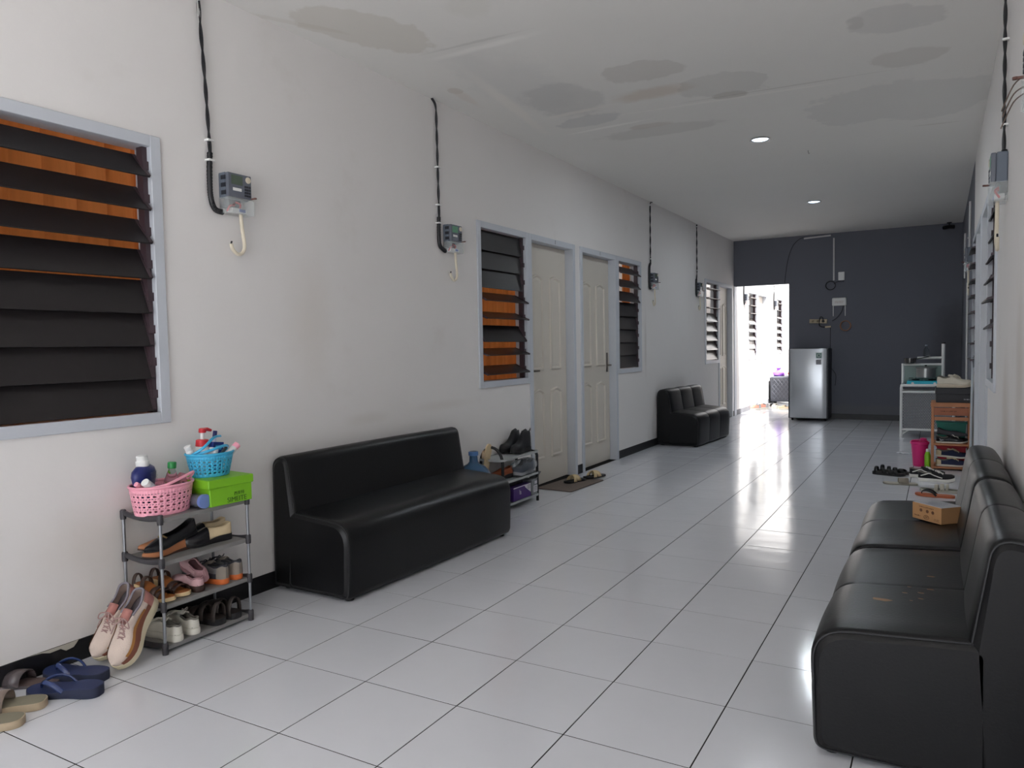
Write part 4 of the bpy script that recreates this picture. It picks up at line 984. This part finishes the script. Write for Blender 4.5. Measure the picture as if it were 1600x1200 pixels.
s, sh, tp = shoe('bagged_shoe', 'grey shoes wrapped in a clear plastic bag on the middle shelf', 'shoe', (.185,3.90,.231), (0,0,R(-95)), .26,.10,'sneaker', M('slate_grey_knit',(92,100,114),.8), M('light_grey_sole',(150,152,156),.6), m_gd, m_gd, None, None, 1)
MB().lathe([(.02,0),(.06,.02),(.075,.08),(.07,.17),(.05,.24),(.015,.29)],14,sx=.75).build('plastic_bag', m_bag, s, smooth=True, loc=(-.01,0,.068), rot=(0,R(90),0))
shoe('brown_shoe', 'rusty brown shoe at the near end of the middle shelf', 'shoe', (.14,3.66,.231), (0,0,R(-100)), .25,.09,'slipon', M('rust_leather',(164,88,56),.6), m_blks, m_dkb, side=1)
m_purple = M('purple_card', (72,42,112), .5); m_card = M('white_card', (208,204,210), .5); m_gcard = M('grey_card', (128,130,132), .6)
t = empty('purple_box', 'purple shoe box with white corner panel on the bottom shelf', 'box', (.135,3.695,.061), (0,0,R(0)))
MB().lohi((-.075,-.15,0),(.085,.115,.10)).build('box_body', m_purple, t, bevel=.002, seg=1)
MB().add([(.0856,.01,.099),(.0856,.114,.099),(.0856,.114,.03),(.0856,.03,.078)], [(0,1,2,3)]).build('white_panel', m_card, t, solid=.0008, soff=0)
MB().lohi((.084,-.15,.094),(.0862,.03,.1)).build('white_edge', m_card, t)
scribble('panel_print', t, (.0864,.085,.076), (R(90),0,R(90)), .05, .034, 3, m_mark)
text('box_print', 'ls', .05, m_card, t, (.0858,-.05,.055), (R(90),0,R(90)))
t = empty('grey_box', 'open grey carton with white labels at the end of the bottom shelf', 'box', (.130,3.865,.061), (0,0,R(0)))
MB().lohi((-.08,-.045,0),(.095,.046,.118)).build('carton_body', m_gcard, t, bevel=.002, seg=1)
MB().lohi((.0955,-.02,.02),(.0962,.045,.07)).build('label', m_card, t); MB().lohi((.0955,.0,.082),(.0962,.04,.104)).build('label', m_card, t)
scribble('label_print', t, (.0964,.013,.045), (R(90),0,R(90)), .05, .036, 3, m_mark)
MB().add([(.02,.046,.116),(.09,.046,.116),(.10,.10,.165),(.03,.10,.165)], [(0,1,2,3)]).build('flap', m_gcard, t, solid=.003)
shoe('dark_shoe', 'dark shoe lying in the purple box under the middle shelf', 'shoe', (.145,3.80,.162), (0,0,R(-95)), .22,.08,'flat', m_gd, m_blks, m_blkl, side=1)
m_mat = M('brown_grey_doormat', (112,100,92), .95, var=.2, scale=140, bump=.6, bscale=300)
t = empty('doormat', 'brown doormat lying askew at the first door', 'mat', (.165,4.64,0), (0,0,R(-4)))
poly = rounded([(-.165,-.30),(.175,-.30),(.165,.31),(-.165,.31)], [.02]*4, 3)
MB().loft([[(p.x,p.y,0) for p in poly],[(p.x,p.y,.007) for p in poly],[(p.x,p.y,.009) for p in inset(poly,.006)]]).build('pile', m_mat, t)
MB().tube([(p.x,p.y,.005) for p in poly], .004, 6, closed=True).build('hem', M('mat_hem',(90,80,74),.9), t)
m_stp = M('natural_raffia', (206,184,144), .7)
SL = [(.66,.42,.035,.052),(.42,.66,.035,.055),(.62,.38,.03,.05),(.38,.62,.03,.053)]
slab_sandal('cross_slide', 'black sandal with crossed raffia straps lying on the doormat', 'sandal', (.205,4.85,.010), (0,0,R(-110)), .25,.095,.016,.014, m_blks, M('black_footbed',(34,32,32),.7), SL, m_stp, 1, 'raffia strap sandals')
slab_sandal('cross_slide', 'black sandal with crossed raffia straps half off the doormat, by the door post', 'sandal', (.275,5.13,.010), (0,0,R(-110)), .25,.095,.016,.014, m_blks, M('black_footbed',(34,32,32),.7), SL, m_stp, -1, 'raffia strap sandals')
# ================================================================== FRIDGE AND COURTYARD
m_inox = M('silver_fridge_door', (206,209,214), .22, metal=.55, var=.05, scale=3)
m_fside = M('dark_grey_fridge_side', (44,46,52), .4)
FX0, FX1, FY = .945, 1.475, 10.86
t = empty('refrigerator', 'small silver single-door refrigerator against the grey wall', 'refrigerator', ((FX0+FX1)/2,FY,0)); a = (FX1-FX0)/2
MB().lohi((-a,.055,.03),(a+.02,.44,1.10)).build('cabinet', m_fside, t, bevel=.006)
# gently bowed door
rings = []
for z in (.045,.06,1.085,1.098):
    e = .004 if z in (.045,1.098) else 0
    pts = [(-a+e,.05),( -a+e,.012+e)]+[(-a+2*a*i/12, -.012*math.sin(math.pi*i/12)+.002+e) for i in range(1,12)]+[(a-e,.012+e),(a-e,.05)]
    rings.append([(x,y,z) for x,y in pts])
dr = MB().loft(rings).build('fridge_door', m_inox, t, smooth=True)
MB().lohi((-a-.012,.0,.04),(-a-.001,.05,1.10)).build('door_seal', m_fside, t)
MB().lohi((.12,-.0135,.955),(.20,-.010,1.035)).build('sticker', M('green_sticker',(96,128,120),.4), dr); MB().tube([(.16+.022*math.cos(q),-.0142,.995+.022*math.sin(q)) for q in [2*math.pi*j/16 for j in range(16)]], .003, 6, closed=True).build('sticker_ring', m_white, dr)
MB().lohi((.12,-.0128,.86),(.195,-.010,.935)).build('energy_label', M('grey_label',(166,166,170),.5), dr); scribble('label_print', dr, (.157,-.0133,.897), (R(90),0,0), .06, .06, 4, m_mark)
for x in (-a+.03, a-.03):
    for y in (.08,.40): MB().lathe([(.018,0),(.018,.02),(.012,.032)],10,(x,y,0)).build('foot', m_foot, t)
m_quilt = M('charcoal_quilted_cloth', (72,74,82), .7)
t = empty('quilted_headboard_sofa', 'charcoal quilted sofa seen through the bright doorway', 'sofa', (.04,14.15,0))
MB().lohi((0,0,.03),(1.5,.62,.53)).build('base', m_quilt, t, bevel=.03, seg=3)
mb = MB()
for k in range(-6,22):
    for sg in (1,-1):
        x0 = k*.075; pts = []
        for i in range(9):
            z = .08+.40*i/8; x = x0+sg*(z-.28)*.8
            if .03 < x < 1.47: pts.append((x,-.002,z))
        if len(pts) > 1: mb.tube(pts, .004, 5)
mb.build('quilting', M('quilt_thread',(96,98,106),.8), t)
for x in (.08,1.42): MB().lathe([(.025,0),(.03,.03)],10,(x,.1,0)).build('foot', m_foot, t)
def bag(label, loc, mat, s):
    t = empty('plastic_bag', label, 'bag', loc)
    MB().loft([[(s*r*(1+.18*math.sin(3*q+z*40))*math.cos(q), s*r*.8*(1+.15*math.cos(4*q+z*30))*math.sin(q), z*s) for q in [2*math.pi*j/16 for j in range(16)]] for r, z in ((.10,0),(.13,.03),(.12,.08),(.07,.12),(.03,.14),(.06,.18))]).build('bag_body', mat, t, smooth=True)
    MB().tube(smooth_pts([(.03*s,0,.16*s),(.06*s,0,.22*s),(.02*s,0,.24*s),(-.02*s,0,.16*s)],4), .006, 6).build('bag_handle', mat, t, smooth=True); return t
bag('purple plastic bag on the quilted sofa in the courtyard', (.16,14.35,.53), M('purple_film',(140,90,190),.3), .9)
bag('orange plastic bag on the quilted sofa, cut off by the fridge side of the doorway', (.44,14.32,.53), M('orange_film',(240,120,60),.3), .8)
CY = 'shoes heaped in the courtyard doorway'
m_peach = M('peach_mesh', (226,150,130), .8); m_gry2 = M('pale_grey_mesh', (170,170,172), .8)
for (x,y,rz,up,st,sd,lab) in ((.12,12.62,R(200),m_peach,'sneaker',1,'peach and grey sneaker lying first in the courtyard doorway'),(.22,12.78,R(170),m_peach,'sneaker',-1,'peach sneaker behind its mate in the courtyard doorway'),
    (.36,12.92,R(120),m_wcan,'low',1,'white shoe in the middle of the courtyard heap'),(.16,13.35,R(100),m_blkl,'flat',1,'black flat shoe against the courtyard wall'),(.60,12.66,R(150),M('multicolour_print',(214,190,160),.8),'low',-1,'pale printed shoe at the fridge side of the courtyard heap'),(.58,13.05,R(60),m_rust,'flat',1,'brown flat shoe at the back of the courtyard heap')):
    shoe('doorway_shoe', lab, 'shoe', (x+.05,y,0), (0,0,rz), .25,.095, st, up, m_wsol if st != 'flat' else m_tans, m_gin, m_wcan if st != 'flat' else None, m_gry2 if st == 'sneaker' else None, None, sd, CY)

# ================================================================== RIGHT SIDE: COOKING TABLE
m_wtube = M('white_painted_tube', (228,228,226), .4, var=.03); m_perf = M('perforated_grey_panel', (104,106,110), .5)
TX0, TX1, TY0, TY1 = 2.54, 3.10, 9.20, 9.62
t = empty('kitchen_stand', 'white tubular cooking stand with patterned side panel and raised back shelf', 'stand', (TX0,TY0,0)); w, l = TX1-TX0, TY1-TY0
MB().tube([(0,0,0),(0,0,.62)]+[(.025-.025*math.cos(R(a)),0,.62+.025*math.sin(R(a))) for a in (30,60,90)]+[(w,0,.645)], .018, 10).build('front_rail', m_wtube, t, smooth=True)
MB().tube([(w,0,0),(w,0,.3),(w,0,.645)], .018, 10).build('leg', m_wtube, t, smooth=True)
MB().tube([(0,l,0),(0,l,.6),(0,l,.905)], .018, 10).build('leg', m_wtube, t, smooth=True)
MB().tube([(w*.80,l,0),(w*.80,l,.6),(w*.80,l,1.15)], .021, 10).build('tall_post', m_wtube, t, smooth=True); MB().lathe([(.022,1.15),(.022,1.165),(.014,1.168)],10,(w*.80,l,0)).build('post_cap', m_foot, t)
for z, x0, x1 in ((.89,0,w*.8),(.975,.16,w*.8),(.57,0,w)):
    MB().tube([(x0,l,z),((x0+x1)/2,l,z),(x1,l,z)], .016, 10).build('cross_bar', m_wtube, t, smooth=True)
for z in (.565,.10): MB().tube([(0,0,z),(w/2,0,z),(w,0,z)], .015, 10).build('cross_bar', m_wtube, t, smooth=True)
MB().tube([(0,0,.03),(.09,0,.10)], .009, 8).build('brace', m_wtube, t, smooth=True)
for x in (0,w): MB().tube([(x,0,.645),(x,l/2,.645),(x,l,.645)], .015, 10).build('side_rail', m_wtube, t, smooth=True)
MB().lohi((-.01,-.005,.60),(w+.01,l+.005,.632)).build('top_board', M('dark_table_board',(30,32,44),.4), t)
MB().lohi((.01,l-.004,.66),(w*.8,l+.004,.88)).build('back_panel', M('sea_green_panel',(92,118,112),.3), t)
# perforated panel with raised diamonds
mb = MB().lohi((.014,-.002,.112),(w-.01,.002,.553)); pn = mb.build('side_panel', m_perf, t)
mb = MB()
for i in range(30):
    for j in range(24):
        cx = .024+i*.0177+(.0088 if j % 2 else 0); cz = .12+j*.0181
        if cx > w-.02: continue
        mb.add([(cx-.006,-.0022,cz),(cx,-.0022,cz+.0068),(cx+.006,-.0022,cz),(cx,-.0022,cz-.0068),(cx,-.006,cz)], [(0,1,4),(1,2,4),(2,3,4),(3,0,4)])
stuff(mb.build('panel_studs', M('panel_stud_metal',(196,198,202),.4), t))
MB().lohi((.02,.03,.20),(w-.02,l-.03,.212)).build('lower_shelf', m_wtube, t)
m_teal = M('turquoise_enamel', (40,178,200), .3)
t = empty('gas_stove', 'turquoise gas stove on the white cooking stand', 'stove', (2.78,9.40,.633))
MB().loft([[(-.19,-.15,.012),(.19,-.15,.012),(.19,.15,.012),(-.19,.15,.012)],[(-.18,-.14,.065),(.18,-.14,.065),(.18,.15,.065),(-.18,.15,.065)]]).build('stove_body', m_teal, t, bevel=.006)
for x in (-.12,.12): MB().tube([(x,-.145,.035),(x,-.165,.035)], .016, 12).build('knob', m_white, t)
for x in (-.09,.09):
    MB().lathe([(.04,.065),(.045,.08),(.02,.085)],14,(x,0,0)).build('burner', m_foot, t, smooth=True)
    mb = MB()
    for k in range(4):
        q = math.pi/2*k; mb.tube([(x+.03*math.cos(q),.03*math.sin(q),.066),(x+.075*math.cos(q),.075*math.sin(q),.066),(x+.075*math.cos(q),.075*math.sin(q),.095),(x+.03*math.cos(q),.03*math.sin(q),.097)], .004, 6)
    mb.build('pan_support', m_foot, t)
for x,y in ((-.16,-.12),(.16,-.12),(.16,.12),(-.16,.12)): MB().lathe([(.015,0),(.015,.014)],10,(x,y,0)).build('foot', m_foot, t)
m_alu = M('dull_aluminium', (164,166,164), .35, metal=.8)
t = empty('cooking_pot', 'aluminium pot with flared rim on the turquoise stove', 'pot', (2.80,9.40,.733))
MB().loft([[(r*math.cos(q), r*math.sin(q), z) for q in [2*math.pi*j/26 for j in range(26)]] for r, z in ((.10,0),(.106,.006),(.106,.115),(.128,.122),(.128,.126),(.10,.118),(.098,.01))]).build('pot_body', m_alu, t, smooth=True)
MB().lathe([(.12,.126),(.10,.131),(.05,.137),(.01,.14)],24).build('pot_lid', m_alu, t, smooth=True); MB().lathe([(.008,.138),(.014,.15),(.012,.158)],12).build('lid_knob', m_foot, t, smooth=True)
t = empty('saucepan', 'dark steel saucepan with long handle at the left of the raised shelf', 'pan', (2.62,9.60,.907))
MB().loft([[(r*math.cos(q), r*math.sin(q), z) for q in [2*math.pi*j/22 for j in range(22)]] for r, z in ((.055,0),(.068,.01),(.072,.065),(.068,.065),(.062,.012))]).build('pan_body', M('dark_steel',(112,110,108),.25,metal=.9), t, smooth=True)
MB().tube(smooth_pts([(.07,0,.055),(.14,-.01,.07),(.21,-.02,.085)],4), .010, 8, flat=.6).build('pan_handle', m_foot, t, smooth=True)
bottle('glass_bottle', 'small clear bottle standing on the raised shelf bar', 'bottle', (2.80,9.605,.9925), (0,0,0), [(.034,0),(.036,.01),(.036,.06),(.03,.085),(.013,.115),(.012,.135)], m_pet, [(.014,.13),(.014,.15)], M('clear_cap',(140,150,160),.3))

# ================================================================== WOODEN SHOE RACK (right wall)
m_wood = M('reddish_brown_wood', (176,118,82), .55, var=.2, scale=12, bump=.1); m_woodd = M('worn_brown_wood', (160,98,70), .6, var=.25, scale=9)
QX0, QX1, QY0, QY1 = 2.885, 3.205, 6.70, 7.02
t = empty('wooden_shoe_rack', 'brown wooden shoe rack packed with shoes against the right wall', 'shoe rack', (QX0,QY0,0)); w, l = QX1-QX0, QY1-QY0
for x in (0,w-.024):
    for y in (0,l-.03): MB().lohi((x,y,0),(x+.024,y+.03,.585)).build('post', m_wood, t, bevel=.002, seg=1)
MB().lohi((-.004,-.006,.585),(w+.004,l+.004,.625)).build('top', m_wood, t, bevel=.002, seg=1)
dbd = MB().lohi((.024,0,.508),(w-.024,.018,.578)).build('drawer_board', m_woodd, t); scribble('ink_mark', dbd, (w*.42,-.0003,.545), (R(90),0,0), .15, .02, 1, M('dark_ink',(84,50,40),.8)); MB().lohi((.024,0,.462),(w-.024,.02,.492)).build('rail', m_wood, t)
for z in (.245,.03):
    for k in range(4): MB().lohi((.0,.01+k*.08,z-.018),(w,.07+k*.08,z)).build('shelf_slat', m_wood, t, bevel=.002, seg=1)
m_bbox = M('black_box_card', (34,33,38), .5)
t = empty('black_shoe_box', 'black shoe box on top of the wooden rack', 'box', (3.055,6.84,.626), (0,0,R(1)))
MB().lohi((-.135,-.13,0),(.15,.15,.095)).build('box_body', m_bbox, t, bevel=.002, seg=1); MB().lohi((-.14,-.135,.075),(.152,.155,.135)).build('box_lid', m_bbox, t, bevel=.003, seg=1)
scribble('box_logo', t, (.105,-.1308,.03), (R(90),0,0), .05, .02, 1, M('white_print',(176,176,182),.5))
m_gre = M('greige_canvas', (206,198,182), .8); m_gres = M('greige_sole', (196,182,162), .6)
TP = 'pale sneakers on the black box'
shoe('canvas_sneaker', 'pale greige sneaker in front on the black shoe box', 'shoe', (2.928,6.75,.762), (0,0,R(2)), .28,.105,'sneaker', m_gre, m_gres, m_gin, m_gre, None, None, 1, TP)
shoe('canvas_sneaker', 'pale greige sneaker behind its mate on the black shoe box', 'shoe', (2.935,6.87,.762), (0,0,R(-3)), .28,.105,'sneaker', m_gre, m_gres, m_gin, m_gre, None, None, -1, TP)
t = empty('green_tub', 'teal green plastic tub at the back of the upper rack shelf', 'tub', (3.05,6.93,.246)); MB().loft([[(x*s,y*s,z) for x,y in ((-.12,-.06),(.12,-.06),(.12,.06),(-.12,.06))] for s,z in ((.9,0),(1,.17),(1.04,.17),(1.04,.18),(.98,.18))]).build('tub_body', M('teal_plastic',(26,112,98),.4), t, bevel=.006); MB().lohi((-.128,-.066,.172),(.128,.066,.184)).build('tub_lid', M('teal_lid',(30,126,110),.4), t, bevel=.004)
t = empty('red_tub', 'red plastic tub at the back of the lower rack shelf', 'tub', (3.05,6.93,.031)); MB().loft([[(x*s,y*s,z) for x,y in ((-.12,-.06),(.12,-.06),(.12,.06),(-.12,.06))] for s,z in ((.9,0),(1,.17))]).build('tub_body', M('red_tub_plastic',(196,40,60),.4), t, bevel=.006); MB().lohi((-.128,-.066,.165),(.128,.066,.178)).build('tub_lid', M('red_lid',(206,46,66),.4), t, bevel=.004)
QK = 'shoes in the wooden rack'
shoe('dark_sneaker', 'black shoe in front on the upper rack shelf', 'shoe', (2.925,6.77,.247), (0,0,R(4)), .26,.095,'low', m_blkl, m_wsol, m_gin, m_wcan, None, None, 1, QK, heel=.014, toe=.014)
shoe('dark_sneaker', 'black and beige shoe resting on the upper shelf shoes', 'shoe', (2.93,6.79,.325), (0,R(4),R(-4)), .25,.090,'flat', m_gd, m_blks, m_bone, side=-1, group=QK)
m_nav2 = M('navy_suede', (44,50,78), .85); m_be2 = M('beige_suede', (206,188,156), .8)
for (y,z,ry,sd,lab) in ((6.765,.031,0,1,'navy and beige sneaker on its sole on the bottom rack shelf'),(6.80,.115,R(3),-1,'navy and beige sneaker stacked on its mate in the wooden rack')):
    shoe('retro_sneaker', lab, 'shoe', (2.925,y,z), (0,ry,R(3)), .265,.095,'low', m_nav2, m_wsol, m_gin, m_be2, m_be2, None, sd, QK, heel=.018, toe=.016)
# mop handle behind the rack
o = MB().tube([(0,0,0),(.006,.0,.5),(.012,0,1.02)], .010, 10).lathe([(.012,1.0),(.013,1.04)],10,(.012,0,0)).build('mop_handle', M('pale_blue_grey_pole',(176,182,190),.4), None, smooth=True); o.location = (3.192,6.60,0); tag(o, 'pale grey pole leaning against the right wall beside the wooden rack', 'pole')
# bucket
m_mag = M('magenta_plastic', (214,44,122), .35, var=.04)
t = empty('bucket', 'magenta plastic bucket left of the wooden rack', 'bucket', (2.79,6.89,0))
MB().loft([[(r*math.cos(q), r*math.sin(q), z) for q in [2*math.pi*j/28 for j in range(28)]] for r, z in ((.052,0),(.056,.004),(.074,.21),(.082,.215),(.082,.235),(.076,.236),(.072,.20),(.053,.01))]).build('bucket_body', m_mag, t, smooth=True)
MB().tube(smooth_pts([(.078,0,.225),(.06,-.05,.25),(0,-.075,.262),(-.06,-.05,.25),(-.078,0,.225)],5), .004, 6).build('handle', m_mag, t, smooth=True)
MB().lathe([(.010,.236),(.026,.240),(.030,.262),(.012,.268)],14,(.03,.03,0)).build('scoop', m_mag, t, smooth=True)
bottle('green_bottle', 'small lime green bottle between bucket and wooden rack', 'bottle', (2.858,6.76,0), (0,0,0), [(.022,0),(.026,.01),(.026,.12),(.018,.15),(.012,.16)], M('lime_plastic',(132,190,40),.35), [(.014,.155),(.014,.18),(.01,.184)], m_white)
# crumpled tissue
random.seed(11); mb = MB(); g = 7; vs = [(i*.022-.066, j*.013-.04, .012*random.random()+.002) for i in range(g) for j in range(g)]
mb.add(vs, [(i*g+j, i*g+j+1, (i+1)*g+j+1, (i+1)*g+j) for i in range(g-1) for j in range(g-1)])
o = mb.build('tissue', M('white_tissue',(220,222,226),.9), None, solid=.001); o.location = (2.63,7.70,.001); o.rotation_euler = (0,0,R(-20)); tag(o, 'crumpled white tissue on the tiles near the bucket', 'tissue')

# ================================================================== SHOES ON THE RIGHT FLOOR
for (x,y,rz,sd,lab) in ((2.43,6.26,R(-14),1,'black strappy sandal farthest out on the tiles'),(2.47,6.36,R(-10),-1,'black strappy sandal just behind its mate on the tiles')):
    slab_sandal('strappy_sandal', lab, 'sandal', (x,y,0), (0,0,rz), .27,.10,.026,.020, m_blks, M('black_footbed',(34,32,32),.7), [(.80,.58,.03,.034),(.58,.80,.03,.034),(.44,.60,.032,.04),(.26,.40,.026,.045),(.12,.12,.02,.055)], M('black_webbing',(22,22,24),.7), sd, 'black strappy sandals')
m_vb = M('black_canvas', (26,26,29), .75); m_wl = M('white_stripe_leather', (226,224,218), .5)
VB = 'black skate shoes'
for (x,y,rz,sd,lab) in ((2.795,6.03,R(2),1,'black skate shoe with white wavy side stripe in front of the rack'),(2.725,6.20,R(6),-1,'black skate shoe with white stripe behind the front one')):
    s, sh, tp = shoe('skate_shoe', lab, 'shoe', (x,y,0), (0,0,rz), .275,.10,'low', m_vb, m_wl, m_gin, m_wl, None, None, sd, VB, heel=.030, toe=.028)
    for q in (1,-1):
        pts = smooth_pts([(.265*u, q*(HW['shoe'](u)*.10*.97*k)+ctr(u,sd,.10), z) for u, z, k in ((.08,.050,1.0),(.2,.062,.99),(.32,.072,.92),(.45,.058,.99),(.6,.044,1.0),(.68,.038,1.0))],5)
        MB().tube(pts, .0042, 6, flat=1).build('stripe', m_wl, s, smooth=True)
m_gslip = M('grey_khaki_rubber', (146,142,130), .6)
slab_sandal('grey_slide', 'flat grey slide with wide band farthest left of the right-hand floor shoes', 'sandal', (2.80,5.79,0), (0,0,R(184)), .26,.095,.014,.012, m_gslip, M('grey_footbed',(168,162,148),.7), [(.40,.42,.075,.045)], M('taupe_band',(136,128,116),.7), 1)
m_oran = M('terracotta_rubber', (176,96,62), .6)
slab_sandal('cutout_slide', 'grey slide with cut-out band next to the right sofa', 'sandal', (3.09,5.55,.0), (0,0,R(178)), .27,.10,.022,.018, M('pale_grey_rubber',(176,172,160),.6), M('grey_green_footbed',(120,118,106),.7), [(.42,.44,.03,.05),(.58,.56,.025,.045),(.30,.30,.02,.05)], M('pale_grey_strap',(178,172,158),.6), 1)
slab_sandal('thong_sandal', 'terracotta thong sandal half hidden behind the right sofa', 'sandal', (3.06,5.33,.0), (0,0,R(176)), .27,.10,.016,.014, m_oran, m_oran, (), m_foot, -1, None, True, m_foot)

# ================================================================== PARCEL ON THE SOFA
m_kraft = M('kraft_cardboard', (178,134,92), .7, var=.06); m_pfilm = M('shipping_label_film', (206,208,212), .2); m_bprint = M('brown_print', (104,70,48), .7)
t = empty('parcel', 'small cardboard parcel with white shipping label on the right sofa', 'box', (2.945,2.565,.4075), (0,0,R(-45)))
W2, D2, H2 = .080, .058, .072
MB().lohi((-W2,-D2,0),(W2,D2,H2)).build('carton', m_kraft, t, bevel=.0015, seg=1)
MB().lohi((-W2*.97,-D2*.96,H2),(W2*1.0,D2*.98,H2+.0012)).build('shipping_label', m_pfilm, t)
scribble('label_print', t, (0,0,H2+.0016), (0,0,R(15)), .09, .06, 4, M('grey_label_print',(140,144,154),.5))
for x in (-.03,.005,.035): MB().lathe([(.0075,0),(.0075,.0006)],16).build('round_print', m_bprint, t, loc=(x,-D2-.0002,H2*.60), rot=(R(90),0,0))
MB().tube([(.0+.014*math.cos(q),-D2-.0004,.016+.009*math.sin(q)) for q in [2*math.pi*j/18 for j in range(18)]], .0008, 5, closed=True).build('oval_print', m_bprint, t)
text('logo_print', 'm', .018, m_bprint, t, (0,-D2-.0006,.017), (R(90),0,0))
scribble('barcode_print', t, (-.05,-D2-.0006,.016), (R(90),0,0), .04, .014, 1, m_bprint); scribble('line_print', t, (0,-D2-.0006,H2*.82), (R(90),0,0), .10, .010, 1, m_bprint); scribble('corner_print', t, (.055,-D2-.0006,.014), (R(90),0,0), .03, .012, 2, m_bprint)
